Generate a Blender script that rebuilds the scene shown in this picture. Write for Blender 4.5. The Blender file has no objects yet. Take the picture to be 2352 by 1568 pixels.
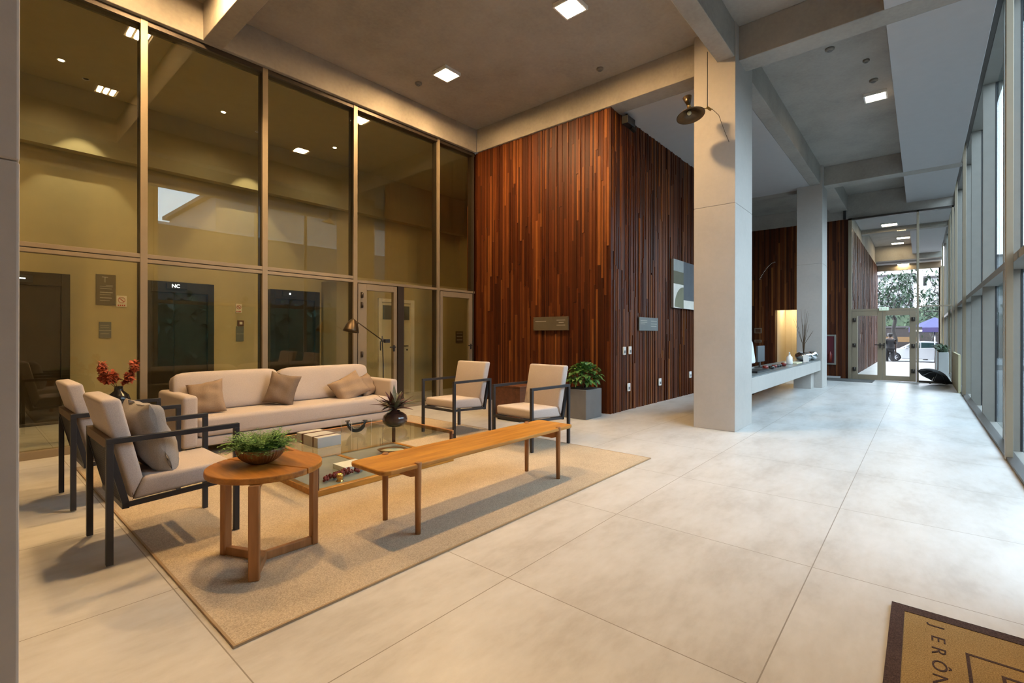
import bpy, bmesh, math, random
from mathutils import Vector, Matrix, Euler
random.seed(7)
R = math.radians
PI = math.pi
S = bpy.context.scene
COL = S.collection

# ------------------------------------------------------------ camera, sky, light, exposure
YAW = 40.66
cam_d = bpy.data.cameras.new('camera')
cam = bpy.data.objects.new('camera', cam_d)
COL.objects.link(cam)
cam_d.sensor_width = 36.0
cam_d.lens = 1095.8 / 2352 * 36
cam_d.shift_y = -15.3 / 2352
cam_d.clip_start = 0.05
cam_d.clip_end = 400
cam.location = (0, 0, 1.2)
cam.rotation_euler = (Matrix.Rotation(R(YAW - 90), 3, 'Z') @ Matrix.Rotation(R(90), 3, 'X') @ Matrix.Rotation(0.0016, 3, 'Z')).to_euler()
S.camera = cam

W = bpy.data.worlds.new('overcast_sky')
S.world = W
W.use_nodes = True
wn = W.node_tree
wn.nodes.clear()
w_out = wn.nodes.new('ShaderNodeOutputWorld')
w_bg = wn.nodes.new('ShaderNodeBackground')
w_geo = wn.nodes.new('ShaderNodeTexCoord')
w_sep = wn.nodes.new('ShaderNodeSeparateXYZ')
w_ramp = wn.nodes.new('ShaderNodeValToRGB')
wn.links.new(w_geo.outputs['Generated'], w_sep.inputs[0])
wn.links.new(w_sep.outputs['Z'], w_ramp.inputs[0])
w_ramp.color_ramp.elements[0].position = 0.0
w_ramp.color_ramp.elements[0].color = (0.80, 0.855, 1.0, 1)
w_ramp.color_ramp.elements[1].position = 0.7
w_ramp.color_ramp.elements[1].color = (0.77, 0.835, 1.0, 1)
wn.links.new(w_ramp.outputs[0], w_bg.inputs[0])
wn.links.new(w_bg.outputs[0], w_out.inputs[0])
w_bg.inputs[1].default_value = 8.6

LAMP_POWER = 780.0      # emission of the ceiling lamp bars
LAMP_COL = (1.0, 0.64, 0.29)
LOBBY_W = 15.0          # lobby spots, watts

S.view_settings.view_transform = 'Standard'
S.view_settings.look = 'None'
S.view_settings.gamma = 1.0
S.view_settings.exposure = 0.22
S.view_settings.use_curve_mapping = False
S.cycles.use_denoising = True
S.cycles.max_bounces = 8
S.cycles.diffuse_bounces = 5
S.cycles.glossy_bounces = 4
S.cycles.transparent_max_bounces = 24
S.cycles.caustics_reflective = False
S.cycles.caustics_refractive = False
S.cycles.sample_clamp_indirect = 6.0


# ------------------------------------------------------------ materials
def new_mat(name):
    m = bpy.data.materials.new(name)
    m.use_nodes = True
    nt = m.node_tree
    b = nt.nodes['Principled BSDF']
    return m, nt, b


def coords(nt, scale=(1, 1, 1), rot=(0, 0, 0)):
    tc = nt.nodes.new('ShaderNodeTexCoord')
    mp = nt.nodes.new('ShaderNodeMapping')
    mp.inputs['Scale'].default_value = scale
    mp.inputs['Rotation'].default_value = rot
    nt.links.new(tc.outputs['Object'], mp.inputs[0])
    return mp.outputs[0]


def noise(nt, vec, scale, detail=4, rough=0.55):
    n = nt.nodes.new('ShaderNodeTexNoise')
    n.inputs['Scale'].default_value = scale
    n.inputs['Detail'].default_value = detail
    n.inputs['Roughness'].default_value = rough
    nt.links.new(vec, n.inputs['Vector'])
    return n.outputs['Fac']


def ramp(nt, fac, stops):
    r = nt.nodes.new('ShaderNodeValToRGB')
    cr = r.color_ramp
    while len(cr.elements) < len(stops):
        cr.elements.new(0.5)
    for e, (p, c) in zip(cr.elements, stops):
        e.position = p
        e.color = (*c, 1)
    nt.links.new(fac, r.inputs[0])
    return r.outputs[0]


def bump(nt, b, h, strength, dist=0.01):
    bp = nt.nodes.new('ShaderNodeBump')
    bp.inputs['Strength'].default_value = strength
    bp.inputs['Distance'].default_value = dist
    nt.links.new(h, bp.inputs['Height'])
    nt.links.new(bp.outputs[0], b.inputs['Normal'])


def mul(c, k):
    return tuple(min(1.0, x * k) for x in c)


def plain(name, c, rough=0.5, metal=0.0, var=0.08, nscale=6, bscale=0, bstr=0.2, spec=0.5, scale=(1, 1, 1)):
    m, nt, b = new_mat(name)
    v = coords(nt, scale)
    f = noise(nt, v, nscale)
    col = ramp(nt, f, [(0.3, mul(c, 1 - var)), (0.7, mul(c, 1 + var))])
    nt.links.new(col, b.inputs['Base Color'])
    b.inputs['Roughness'].default_value = rough
    b.inputs['Metallic'].default_value = metal
    b.inputs['Specular IOR Level'].default_value = spec
    if bscale:
        bump(nt, b, noise(nt, v, bscale, 2), bstr, 0.003)
    return m


def emit(name, c, k):
    m, nt, b = new_mat(name)
    b.inputs['Base Color'].default_value = (0.8, 0.8, 0.8, 1)
    b.inputs['Emission Color'].default_value = (*c, 1)
    b.inputs['Emission Strength'].default_value = k
    return m


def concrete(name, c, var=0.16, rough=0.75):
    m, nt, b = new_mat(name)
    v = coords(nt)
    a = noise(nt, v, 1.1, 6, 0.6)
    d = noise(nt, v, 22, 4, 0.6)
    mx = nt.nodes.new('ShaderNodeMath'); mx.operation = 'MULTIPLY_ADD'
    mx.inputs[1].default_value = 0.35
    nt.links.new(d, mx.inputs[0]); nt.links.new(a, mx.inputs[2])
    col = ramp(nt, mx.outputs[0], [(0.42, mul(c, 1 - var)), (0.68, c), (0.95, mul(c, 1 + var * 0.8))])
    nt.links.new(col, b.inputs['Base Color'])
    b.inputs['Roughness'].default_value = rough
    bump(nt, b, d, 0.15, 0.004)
    return m


def wood(name, c1, c2, axis='x', rough=0.45, fine=28, spec=0.4):
    m, nt, b = new_mat(name)
    s = {'x': (0.9, 9, 9), 'y': (9, 0.9, 9), 'z': (9, 9, 0.9)}[axis]
    v = coords(nt, s)
    a = noise(nt, v, 1.6, 4, 0.6)
    d = noise(nt, v, fine / 4, 3, 0.6)
    mx = nt.nodes.new('ShaderNodeMath'); mx.operation = 'MULTIPLY_ADD'
    mx.inputs[1].default_value = 0.4
    nt.links.new(d, mx.inputs[0]); nt.links.new(a, mx.inputs[2])
    col = ramp(nt, mx.outputs[0], [(0.45, c1), (0.95, c2)])
    nt.links.new(col, b.inputs['Base Color'])
    b.inputs['Roughness'].default_value = rough
    b.inputs['Specular IOR Level'].default_value = spec
    return m


def glass(name, tint, f0=0.04):
    m = bpy.data.materials.new(name)
    m.use_nodes = True
    nt = m.node_tree
    nt.nodes.clear()
    out = nt.nodes.new('ShaderNodeOutputMaterial')
    mix = nt.nodes.new('ShaderNodeMixShader')
    tr = nt.nodes.new('ShaderNodeBsdfTransparent')
    gl = nt.nodes.new('ShaderNodeBsdfGlossy')
    lw = nt.nodes.new('ShaderNodeLayerWeight')
    lw.inputs['Blend'].default_value = 0.5
    pw = nt.nodes.new('ShaderNodeMath'); pw.operation = 'POWER'; pw.inputs[1].default_value = 5
    ma = nt.nodes.new('ShaderNodeMath'); ma.operation = 'MULTIPLY_ADD'
    ma.inputs[1].default_value = 1 - f0; ma.inputs[2].default_value = f0
    nt.links.new(lw.outputs['Facing'], pw.inputs[0])
    nt.links.new(pw.outputs[0], ma.inputs[0])
    nt.links.new(ma.outputs[0], mix.inputs[0])
    tr.inputs[0].default_value = (*tint, 1)
    gl.inputs['Roughness'].default_value = 0.0
    nt.links.new(tr.outputs[0], mix.inputs[1])
    nt.links.new(gl.outputs[0], mix.inputs[2])
    nt.links.new(mix.outputs[0], out.inputs[0])
    return m


def floor_material():
    m, nt, b = new_mat('floor_tiles')
    tc = nt.nodes.new('ShaderNodeTexCoord')
    sep = nt.nodes.new('ShaderNodeSeparateXYZ')
    nt.links.new(tc.outputs['Object'], sep.inputs[0])

    def mth(op, a, bb=None):
        n = nt.nodes.new('ShaderNodeMath'); n.operation = op
        for i, q in enumerate((a, bb)):
            if q is None: continue
            if isinstance(q, (int, float)): n.inputs[i].default_value = q
            else: nt.links.new(q, n.inputs[i])
        return n.outputs[0]
    fx = mth('DIVIDE', mth('SUBTRACT', sep.outputs[0], 0.667 - 11.1), 1.11)
    fy = mth('DIVIDE', mth('SUBTRACT', sep.outputs[1], 0.43 - 11.2), 1.12)
    lines = []
    for q in (fx, fy):
        d = mth('ABSOLUTE', mth('SUBTRACT', mth('FRACT', mth('ADD', q, 0.5)), 0.5))
        lines.append(mth('LESS_THAN', d, 0.0022))
    line = mth('MAXIMUM', lines[0], lines[1])
    cmb = nt.nodes.new('ShaderNodeCombineXYZ')
    nt.links.new(mth('FLOOR', fx), cmb.inputs[0]); nt.links.new(mth('FLOOR', fy), cmb.inputs[1])
    wn_ = nt.nodes.new('ShaderNodeTexWhiteNoise'); nt.links.new(cmb.outputs[0], wn_.inputs[0])
    v = coords(nt, (1.0, 2.2, 1))
    n1 = noise(nt, v, 1.5, 6, 0.62)
    n2 = noise(nt, v, 9, 4, 0.6)
    s = mth('ADD', mth('ADD', mth('MULTIPLY', n1, 0.7), mth('MULTIPLY', n2, 0.25)), mth('MULTIPLY', wn_.outputs['Value'], 0.06))
    col = ramp(nt, s, [(0.36, (0.46, 0.435, 0.405)), (0.50, (0.555, 0.535, 0.51)), (0.64, (0.615, 0.60, 0.585))])
    mix = nt.nodes.new('ShaderNodeMix'); mix.data_type = 'RGBA'
    nt.links.new(line, mix.inputs['Factor']); nt.links.new(col, mix.inputs['A'])
    mix.inputs['B'].default_value = (0.27, 0.235, 0.20, 1)
    nt.links.new(mix.outputs['Result'], b.inputs['Base Color'])
    b.inputs['Roughness'].default_value = 0.36
    b.inputs['Specular IOR Level'].default_value = 0.45
    bump(nt, b, n2, 0.04, 0.003)
    return m


def plank_material():
    m, nt, b = new_mat('reclaimed_wood_strips')
    at = nt.nodes.new('ShaderNodeAttribute'); at.attribute_name = 'tone'
    v = coords(nt, (10, 10, 0.8))
    n = noise(nt, v, 2.5, 5, 0.65)
    ad = nt.nodes.new('ShaderNodeMath'); ad.operation = 'MULTIPLY_ADD'
    ad.inputs[1].default_value = 0.45
    nt.links.new(n, ad.inputs[0]); nt.links.new(at.outputs['Fac'], ad.inputs[2])
    col = ramp(nt, ad.outputs[0], [(0.15, (0.030, 0.0070, 0.0022)), (0.45, (0.075, 0.0165, 0.0040)), (0.75, (0.122, 0.033, 0.008)), (0.98, (0.245, 0.082, 0.018)), ])
    nt.links.new(col, b.inputs['Base Color'])
    b.inputs['Roughness'].default_value = 0.50
    b.inputs['Specular IOR Level'].default_value = 0.22
    return m


def woven(name, c1, c2, sc=240, rough=0.95, bs=0.5):
    m, nt, b = new_mat(name)
    v = coords(nt)
    f = noise(nt, v, sc, 2, 0.7)
    g = noise(nt, v, 3, 3, 0.5)
    mx = nt.nodes.new('ShaderNodeMath'); mx.operation = 'MULTIPLY_ADD'
    mx.inputs[1].default_value = 0.25
    nt.links.new(g, mx.inputs[0]); nt.links.new(f, mx.inputs[2])
    col = ramp(nt, mx.outputs[0], [(0.42, c1), (0.82, c2)])
    nt.links.new(col, b.inputs['Base Color'])
    b.inputs['Roughness'].default_value = rough
    b.inputs['Specular IOR Level'].default_value = 0.15
    bump(nt, b, f, bs, 0.002)
    return m


M = {}
M['floor'] = floor_material()
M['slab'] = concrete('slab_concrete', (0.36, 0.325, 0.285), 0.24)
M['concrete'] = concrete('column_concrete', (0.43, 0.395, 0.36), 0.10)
M['white'] = plain('white_gypsum', (0.47, 0.45, 0.445), 0.8, var=0.02)
M['plank'] = plank_material()
M['beige_wall'] = plain('beige_wall_paint', (0.47, 0.40, 0.24), 0.8, var=0.03)
M['bronze'] = plain('bronze_anodised_frame', (0.28, 0.22, 0.15), 0.42, 0.25, var=0.04)
M['dark_bronze'] = plain('dark_bronze', (0.05, 0.038, 0.03), 0.4, 0.4, var=0.05)
M['glass'] = glass('bronze_tinted_glass', (0.90, 0.89, 0.80), 0.055)
M['glass_r'] = glass('street_side_glass', (0.82, 0.92, 0.93), 0.03)
M['glass_clear'] = glass('clear_glass', (0.95, 0.96, 0.94), 0.015)
M['table_glass'] = glass('table_glass', (0.90, 0.94, 0.90), 0.05)
M['fin'] = plain('grey_cladding', (0.225, 0.205, 0.175), 0.6, var=0.04)
M['steel_dark'] = plain('elevator_bronze_steel', (0.075, 0.062, 0.045), 0.28, 0.85, var=0.1)
M['black_metal'] = plain('charcoal_metal', (0.030, 0.030, 0.035), 0.45, 0.3, var=0.1)
M['rust_metal'] = plain('brown_lacquered_metal', (0.13, 0.075, 0.05), 0.5, 0.2, var=0.1)
M['linen'] = woven('cream_linen', (0.42, 0.365, 0.335), (0.56, 0.49, 0.455), 300, 0.95, 0.25)
M['linen_grey'] = woven('grey_linen', (0.25, 0.225, 0.21), (0.36, 0.33, 0.31), 300, 0.95, 0.25)
M['linen_tan'] = woven('tan_cotton', (0.26, 0.185, 0.13), (0.38, 0.28, 0.20), 260, 0.95, 0.3)
M['linen_brown'] = woven('brown_cotton', (0.16, 0.11, 0.08), (0.24, 0.17, 0.12), 260, 0.95, 0.3)
M['rug'] = woven('beige_sisal', (0.34, 0.275, 0.20), (0.58, 0.48, 0.355), 150, 1.0, 0.8)
M['rug_edge'] = plain('rug_binding', (0.34, 0.24, 0.14), 0.9)
M['teak_x'] = wood('honey_wood', (0.28, 0.105, 0.012), (0.60, 0.29, 0.050), 'x', 0.38)
M['teak_z'] = wood('honey_wood_upright', (0.24, 0.10, 0.035), (0.42, 0.20, 0.075), 'z', 0.45)
M['teak_y'] = wood('honey_wood_cross', (0.30, 0.12, 0.04), (0.46, 0.22, 0.08), 'y', 0.45)
M['teak_disc'] = wood('round_top_wood', (0.17, 0.055, 0.008), (0.50, 0.21, 0.035), 'y', 0.36)
M['walnut'] = wood('walnut', (0.075, 0.028, 0.014), (0.16, 0.06, 0.028), 'x', 0.4)
M['black'] = plain('black_matt', (0.012, 0.012, 0.013), 0.5)
M['white_plastic'] = plain('white_plastic', (0.78, 0.78, 0.76), 0.4, var=0.01)
M['door_white'] = plain('white_door_paint', (0.66, 0.60, 0.48), 0.5, var=0.02)
M['chrome'] = plain('polished_steel', (0.75, 0.75, 0.76), 0.12, 1.0, var=0.02)
M['brass'] = plain('brushed_brass', (0.62, 0.42, 0.14), 0.25, 1.0, var=0.05)
M['lamp_bronze'] = plain('aged_brass_shade', (0.085, 0.060, 0.036), 0.35, 0.8, var=0.1)
M['leaf'] = plain('fern_green', (0.13, 0.27, 0.06), 0.55, var=0.5, nscale=30)
M['leaf_bush'] = plain('bush_green', (0.07, 0.17, 0.035), 0.5, var=0.5, nscale=14)
M['leaf_dark'] = plain('dark_purple_leaf', (0.085, 0.030, 0.032), 0.4, var=0.5, nscale=25)
M['leaf_grey'] = plain('grey_green_leaf', (0.14, 0.15, 0.11), 0.45, var=0.4, nscale=25)
M['petal'] = plain('rust_red_petal', (0.42, 0.085, 0.035), 0.6, var=0.4, nscale=40)
M['stem'] = plain('brown_stem', (0.10, 0.06, 0.03), 0.8)
M['soil'] = plain('potting_soil', (0.03, 0.022, 0.015), 1.0)
M['bowl_wood'] = plain('carved_bowl', (0.20, 0.10, 0.04), 0.35, var=0.3, nscale=18)
M['cream'] = plain('cream_filling', (0.75, 0.68, 0.45), 0.7)
M['paper'] = plain('paper_pages', (0.80, 0.76, 0.70), 0.8, var=0.02)
M['grey_cover'] = plain('pale_grey_book_cover', (0.48, 0.47, 0.44), 0.6, var=0.03)
M['coral'] = plain('dark_red_beads', (0.16, 0.018, 0.012), 0.35, var=0.3, nscale=40)
M['ceramic'] = plain('glazed_brown_ceramic', (0.055, 0.028, 0.022), 0.08, var=0.3, spec=0.8)
M['black_ceramic'] = plain('black_ceramic', (0.012, 0.012, 0.012), 0.2)
M['grey_planter'] = plain('grey_planter_stone', (0.15, 0.145, 0.14), 0.7)
M['plaque'] = plain('bronze_plaque', (0.14, 0.115, 0.075), 0.4, 0.3)
M['plaque_grey'] = plain('grey_plaque', (0.17, 0.18, 0.18), 0.4, 0.2)
M['engrave'] = plain('engraved_line', (0.48, 0.45, 0.38), 0.6)
M['red'] = plain('sign_red', (0.50, 0.05, 0.03), 0.5)
M['sign_white'] = plain('sign_white', (0.75, 0.70, 0.62), 0.5)
M['mat'] = woven('coir_mat', (0.20, 0.13, 0.05), (0.42, 0.29, 0.13), 220, 1.0, 1.0)
M['mat_dark'] = woven('dark_mat_edge', (0.035, 0.022, 0.02), (0.10, 0.065, 0.06), 220, 1.0, 1.0)
M['counter'] = plain('grey_stone_top', (0.17, 0.185, 0.18), 0.3)
M['fabric_black'] = plain('black_nylon', (0.010, 0.010, 0.014), 0.6)
M['grey_mat'] = plain('grey_floor_mat', (0.09, 0.085, 0.08), 0.95)
M['glow'] = emit('lamp_bar_glow', LAMP_COL, LAMP_POWER)
M['glow_small'] = emit('downlight_glow', (1.0, 0.85, 0.60), 26)
M['glow_far'] = emit('corridor_lamp_glow', (1.0, 0.80, 0.52), 34)
M['led'] = emit('display_digits', (0.8, 0.88, 1.0), 6)
M['exit_green'] = emit('exit_sign_green', (0.35, 0.60, 0.10), 0.35)
M['screen'] = plain('monitor_back_grey', (0.04, 0.05, 0.06), 0.4)


# ------------------------------------------------------------ mesh building
class MB:
    def __init__(self):
        self.bm = bmesh.new()

    def poly(self, pts):
        vs = [self.bm.verts.new(p) for p in pts]
        return self.bm.faces.new(vs)

    def box(self, x0, x1, y0, y1, z0, z1):
        c = [(x0, y0, z0), (x1, y0, z0), (x1, y1, z0), (x0, y1, z0), (x0, y0, z1), (x1, y0, z1), (x1, y1, z1), (x0, y1, z1)]
        v = [self.bm.verts.new(p) for p in c]
        fs = []
        for f in ((3, 2, 1, 0), (4, 5, 6, 7), (0, 1, 5, 4), (1, 2, 6, 5), (2, 3, 7, 6), (3, 0, 4, 7)):
            fs.append(self.bm.faces.new([v[i] for i in f]))
        return fs

    def bar(self, p, q, w, h=None, up=(0, 0, 1)):
        h = h or w
        p, q = Vector(p), Vector(q)
        d = (q - p).normalized()
        u = Vector(up)
        if abs(d.dot(u)) > 0.98: u = Vector((1, 0, 0))
        s = d.cross(u).normalized()
        t = s.cross(d).normalized()
        vs = []
        for o in (p, q):
            for a, b_ in ((-1, -1), (1, -1), (1, 1), (-1, 1)):
                vs.append(self.bm.verts.new(o + s * a * w / 2 + t * b_ * h / 2))
        for f in ((3, 2, 1, 0), (4, 5, 6, 7), (0, 1, 5, 4), (1, 2, 6, 5), (2, 3, 7, 6), (3, 0, 4, 7)):
            self.bm.faces.new([vs[i] for i in f])

    def tube(self, pts, r, seg=8, caps=True):
        pts = [Vector(p) for p in pts]
        rs = r if isinstance(r, (list, tuple)) else [r] * len(pts)
        rings = []
        for i, p in enumerate(pts):
            d = (pts[min(i + 1, len(pts) - 1)] - pts[max(i - 1, 0)])
            if d.length < 1e-9: d = Vector((0, 0, 1))
            d.normalize()
            u = Vector((0, 0, 1)) if abs(d.z) < 0.9 else Vector((1, 0, 0))
            s = d.cross(u).normalized(); t = s.cross(d).normalized()
            rings.append([self.bm.verts.new(p + (s * math.cos(2 * PI * k / seg) + t * math.sin(2 * PI * k / seg)) * rs[i]) for k in range(seg)])
        for a, b_ in zip(rings, rings[1:]):
            for k in range(seg):
                f = self.bm.faces.new([a[k], a[(k + 1) % seg], b_[(k + 1) % seg], b_[k]]); f.smooth = True
        if caps:
            self.bm.faces.new(rings[0][::-1]); self.bm.faces.new(rings[-1])

    def lathe(self, prof, c=(0, 0, 0), seg=32, mat=None, squash=(1, 1), smooth=True, wob=None):
        rings = []
        for j, (r, z) in enumerate(prof):
            ring = []
            for k in range(seg):
                a = 2 * PI * k / seg
                rr = r * (wob(a, j) if wob else 1)
                p = Vector((rr * math.cos(a) * squash[0], rr * math.sin(a) * squash[1], z))
                if mat: p = mat @ p
                ring.append(self.bm.verts.new(p + Vector(c)))
            rings.append(ring)
        for a, b_ in zip(rings, rings[1:]):
            for k in range(seg):
                f = self.bm.faces.new([a[k], a[(k + 1) % seg], b_[(k + 1) % seg], b_[k]]); f.smooth = smooth
        if prof[0][0] > 1e-6: self.bm.faces.new(rings[0][::-1])
        if prof[-1][0] > 1e-6: self.bm.faces.new(rings[-1])

    def prism(self, pts, axis, a0, a1):
        """pts = 2D outline; axis y: (x,z), axis x: (y,z), axis z: (x,y)"""
        def P(p, a):
            return {'y': (p[0], a, p[1]), 'x': (a, p[0], p[1]), 'z': (p[0], p[1], a)}[axis]
        va = [self.bm.verts.new(P(p, a0)) for p in pts]
        vb = [self.bm.verts.new(P(p, a1)) for p in pts]
        self.bm.faces.new(va[::-1]); self.bm.faces.new(vb)
        n = len(pts)
        for i in range(n):
            self.bm.faces.new([va[i], va[(i + 1) % n], vb[(i + 1) % n], vb[i]])

    def disc(self, c, r, h, seg=24):
        self.lathe([(r, 0), (r, h)], c, seg, smooth=False)

    def ball(self, c, r, sz=1.0, seg=12):
        n = seg // 2
        prof = [(max(1e-7, r * math.sin(PI * i / n)), -r * sz * math.cos(PI * i / n)) for i in range(n + 1)]
        self.lathe(prof, c, seg)

    def leaf(self, base, d, L, w, droop=0.3, seg=5, fold=0.15, up=(0, 0, 1)):
        base = Vector(base); d = Vector(d).normalized()
        s = d.cross(Vector(up))
        if s.length < 1e-3: s = Vector((1, 0, 0))
        s.normalize()
        prev = None
        for i in range(seg + 1):
            t = i / seg
            p = base + d * L * t + Vector((0, 0, -droop * L * t * t))
            ww = w * math.sin(PI * (0.08 + 0.92 * t) ** 0.8) * 0.5 + 1e-4
            a = self.bm.verts.new(p - s * ww + Vector((0, 0, fold * ww)))
            m_ = self.bm.verts.new(p)
            b_ = self.bm.verts.new(p + s * ww + Vector((0, 0, fold * ww)))
            if prev:
                f = self.bm.faces.new([prev[0], prev[1], m_, a]); f.smooth = True
                f = self.bm.faces.new([prev[1], prev[2], b_, m_]); f.smooth = True
            prev = (a, m_, b_)

    def cushion(self, c, size, rot=None, n=10, puff=0.35, pinch=0.0, r=0.3, wrinkle=0.0, seed=0):
        """soft block: rounded box whose big faces (local z) bulge"""
        rng = random.Random(seed)
        lx, ly, lz = size[0] / 2, size[1] / 2, size[2] / 2
        b2 = bmesh.new()
        bmesh.ops.create_cube(b2, size=2)
        bmesh.ops.subdivide_edges(b2, edges=b2.edges[:], cuts=n, use_grid_fill=True)
        ph = [rng.uniform(0, 6.28) for _ in range(4)]
        mp = {}
        for v in b2.verts:
            x, y, z = v.co
            ex = max(abs(x), abs(y))
            th = 1 - puff * (ex ** 2.2)
            if pinch:
                th *= max(0.06, (1 - x ** 6) * (1 - y ** 6)) ** 0.5 if ex < 1 else 0.06
                edge = 1 - pinch * (1 - min(abs(x), abs(y)) ** 2) * (ex ** 3)
                x2, y2 = x * edge, y * edge
            else:
                x2, y2 = x, y
            zz = z * th
            if not pinch:
                # round corners
                q = Vector((x, y, z)); m8 = (abs(x) ** 8 + abs(y) ** 8 + abs(z) ** 8) ** (1 / 8)
                k = 1 / m8
                x2, y2, zz = x * k, y * k, z * k * th
            if wrinkle:
                zz += wrinkle * (math.sin(5 * x + 3 * y + ph[0]) * math.sin(4 * y - 2 * x + ph[1]) + 0.6 * math.sin(11 * y + 4 * x + ph[2]) * math.sin(3 * x + ph[3]) * ex) * (1 if z > 0 else -1) * (1 - ex * 0.4)
            p = Vector((x2 * lx, y2 * ly, zz * lz))
            if rot: p = rot @ p
            mp[v] = self.bm.verts.new(p + Vector(c))
        for f in b2.faces:
            nf = self.bm.faces.new([mp[v] for v in f.verts]); nf.smooth = True
        b2.free()

    def build(self, name, mat, parent=None, loc=None, bevel=0, seg=2, smooth=False, recalc=True, subsurf=0):
        if recalc: bmesh.ops.recalc_face_normals(self.bm, faces=self.bm.faces[:])
        off = Vector((0, 0, 0))
        p = parent
        while p is not None:
            off += p.location; p = p.parent
        if loc is not None: off = off + Vector(loc) if parent else Vector(loc)
        for v in self.bm.verts: v.co -= off
        me = bpy.data.meshes.new(name)
        self.bm.to_mesh(me); self.bm.free()
        if smooth:
            for pl in me.polygons: pl.use_smooth = True
        o = bpy.data.objects.new(name, me)
        me.materials.append(mat)
        COL.objects.link(o)
        if parent: o.parent = parent
        if loc is not None: o.location = loc
        if bevel:
            b_ = o.modifiers.new('bevel', 'BEVEL'); b_.width = bevel; b_.segments = seg
            b_.limit_method = 'ANGLE'; b_.angle_limit = R(40)
        if subsurf:
            s_ = o.modifiers.new('subsurf', 'SUBSURF'); s_.levels = subsurf; s_.render_levels = subsurf
        return o


def tag(o, label, cat=None, group=None):
    o['label'] = label
    if cat: o['category'] = cat
    if group: o['group'] = group
    return o


def thing(name, label, cat, loc=(0, 0, 0), rz=0, group=None):
    o = bpy.data.objects.new(name, None)
    COL.objects.link(o)
    o.empty_display_size = 0.1
    o.location = loc
    o.rotation_euler = (0, 0, rz)
    return tag(o, label, cat, group)


def struct(o, label=None):
    o['kind'] = 'structure'
    if label: o['label'] = label
    return o


def sthing(name, label, loc=(0, 0, 0)):
    o = bpy.data.objects.new(name, None)
    COL.objects.link(o)
    o.empty_display_size = 0.1
    o.location = loc
    return struct(o, label)


def dup(root, loc, rz=None, label=None):
    r = root.copy(); COL.objects.link(r); r.location = loc
    if rz is not None: r.rotation_euler = (0, 0, rz)
    if label: r['label'] = label
    for ch in list(root.children):
        c = ch.copy(); COL.objects.link(c); c.parent = r
        for g in list(ch.children):
            d = g.copy(); COL.objects.link(d); d.parent = c
    return r


def sbox(name, mat, x0, x1, y0, y1, z0, z1, label=None, bevel=0, parent=None):
    m = MB(); m.box(x0, x1, y0, y1, z0, z1)
    o = m.build(name, mat, parent=parent, bevel=bevel)
    if parent is None: struct(o, label)
    return o


# ------------------------------------------------------------ large structure
ZC = 5.08     # slab underside
ZB = 4.65     # beam underside
GY = 6.5      # lobby glazing plane
WX = 6.43     # wood front plane
EX = 27.5     # end of the corridor

sbox('floor', M['floor'], -3, EX + 0.3, -0.70, 9.4, -0.25, 0.0, 'pale grey square floor tiles of the whole hall')
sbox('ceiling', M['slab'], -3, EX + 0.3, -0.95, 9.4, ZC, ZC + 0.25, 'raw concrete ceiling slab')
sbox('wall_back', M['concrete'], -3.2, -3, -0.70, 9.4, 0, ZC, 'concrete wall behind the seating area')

# beams
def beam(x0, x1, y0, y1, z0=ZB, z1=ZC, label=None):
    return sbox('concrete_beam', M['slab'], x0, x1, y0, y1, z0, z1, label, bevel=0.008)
beam(-3, 6.41, 1.76, 1.97, label='long concrete beam running over the near column')
beam(6.74, 13.05, 1.76, 1.97, label='long concrete beam between the two columns over the desk')
beam(13.38, 16.1, 1.56, 1.97, label='short concrete beam between far column and glass partition')
beam(6.41, 6.74, -0.62, 6.40, label='concrete cross beam above the front of the wood wall')
beam(13.05, 13.38, -0.62, 3.57, label='concrete cross beam over the far column')
beam(1.88, 2.10, 1.97, 6.40, label='concrete cross beam above the left armchairs')
beam(-3, 6.41, 6.40, 6.70, label='concrete edge beam above the lobby glazing')
beam(16.1, 16.4, -0.62, 6.5, 4.42, label='concrete beam above the glass partition')
beam(19.8, 20.1, -0.62, 1.55, 4.58, label='first concrete beam of the corridor beyond the partition')
beam(26.3, 26.7, -0.62, 1.55, 4.43, label='last concrete beam of the corridor')

# columns: two pours with a thin joint
def column(x0, x1, y0, y1, z1, zj, label):
    m = MB()
    m.box(x0, x1, y0, y1, 0.0, zj)
    m.box(x0, x1, y0, y1, zj + 0.001, z1)
    struct(m.build('concrete_column', M['concrete'], loc=((x0 + x1) / 2, (y0 + y1) / 2, 0), bevel=0.006), label)
column(6.27, 7.04, 1.75, 2.26, ZC, 2.84, 'tall concrete column in the middle of the hall')
column(12.85, 13.55, 1.72, 2.23, ZC, 2.84, 'far concrete column at the end of the desk')
column(-0.48, 0.105, 1.75, 2.26, ZC, 1.64, 'concrete column at the left edge of the view')

# ceilings of the side zones
sbox('ceiling_reception', M['white'], 6.74, 13.05, 1.97, 7.0, ZB, ZB + 0.1, 'white plaster ceiling beside the wood wall')
sbox('ceiling_recess', M['slab'], 13.38, 16.1, 1.97, 7.0, 4.86, 4.95, 'concrete ceiling above the far wood wall')
sbox('ceiling_lobby', M['beige_wall'], -3, 8.5, 6.70, 9.4, 4.63, 4.75, 'beige ceiling of the lift lobby')
sbox('ceiling_corridor', M['white'], 16.4, 19.8, -0.62, 1.55, 4.72, 4.8, 'white ceiling of the corridor behind the partition')
sbox('ceiling_corridor_end', M['white'], 26.7, EX, -0.62, 1.55, 4.36, 4.45, 'white ceiling at the corridor end')
for x0, x1, z in ((-3, 6.41, ZB), (6.74, 13.05, ZB), (13.38, 16.1, ZB), (20.1, 26.3, ZB)):
    sbox('ceiling_panel', M['white'], x0, x1, -0.585, 0.305, z, ZC, 'white dropped ceiling panel along the street glazing', bevel=0.004)


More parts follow.
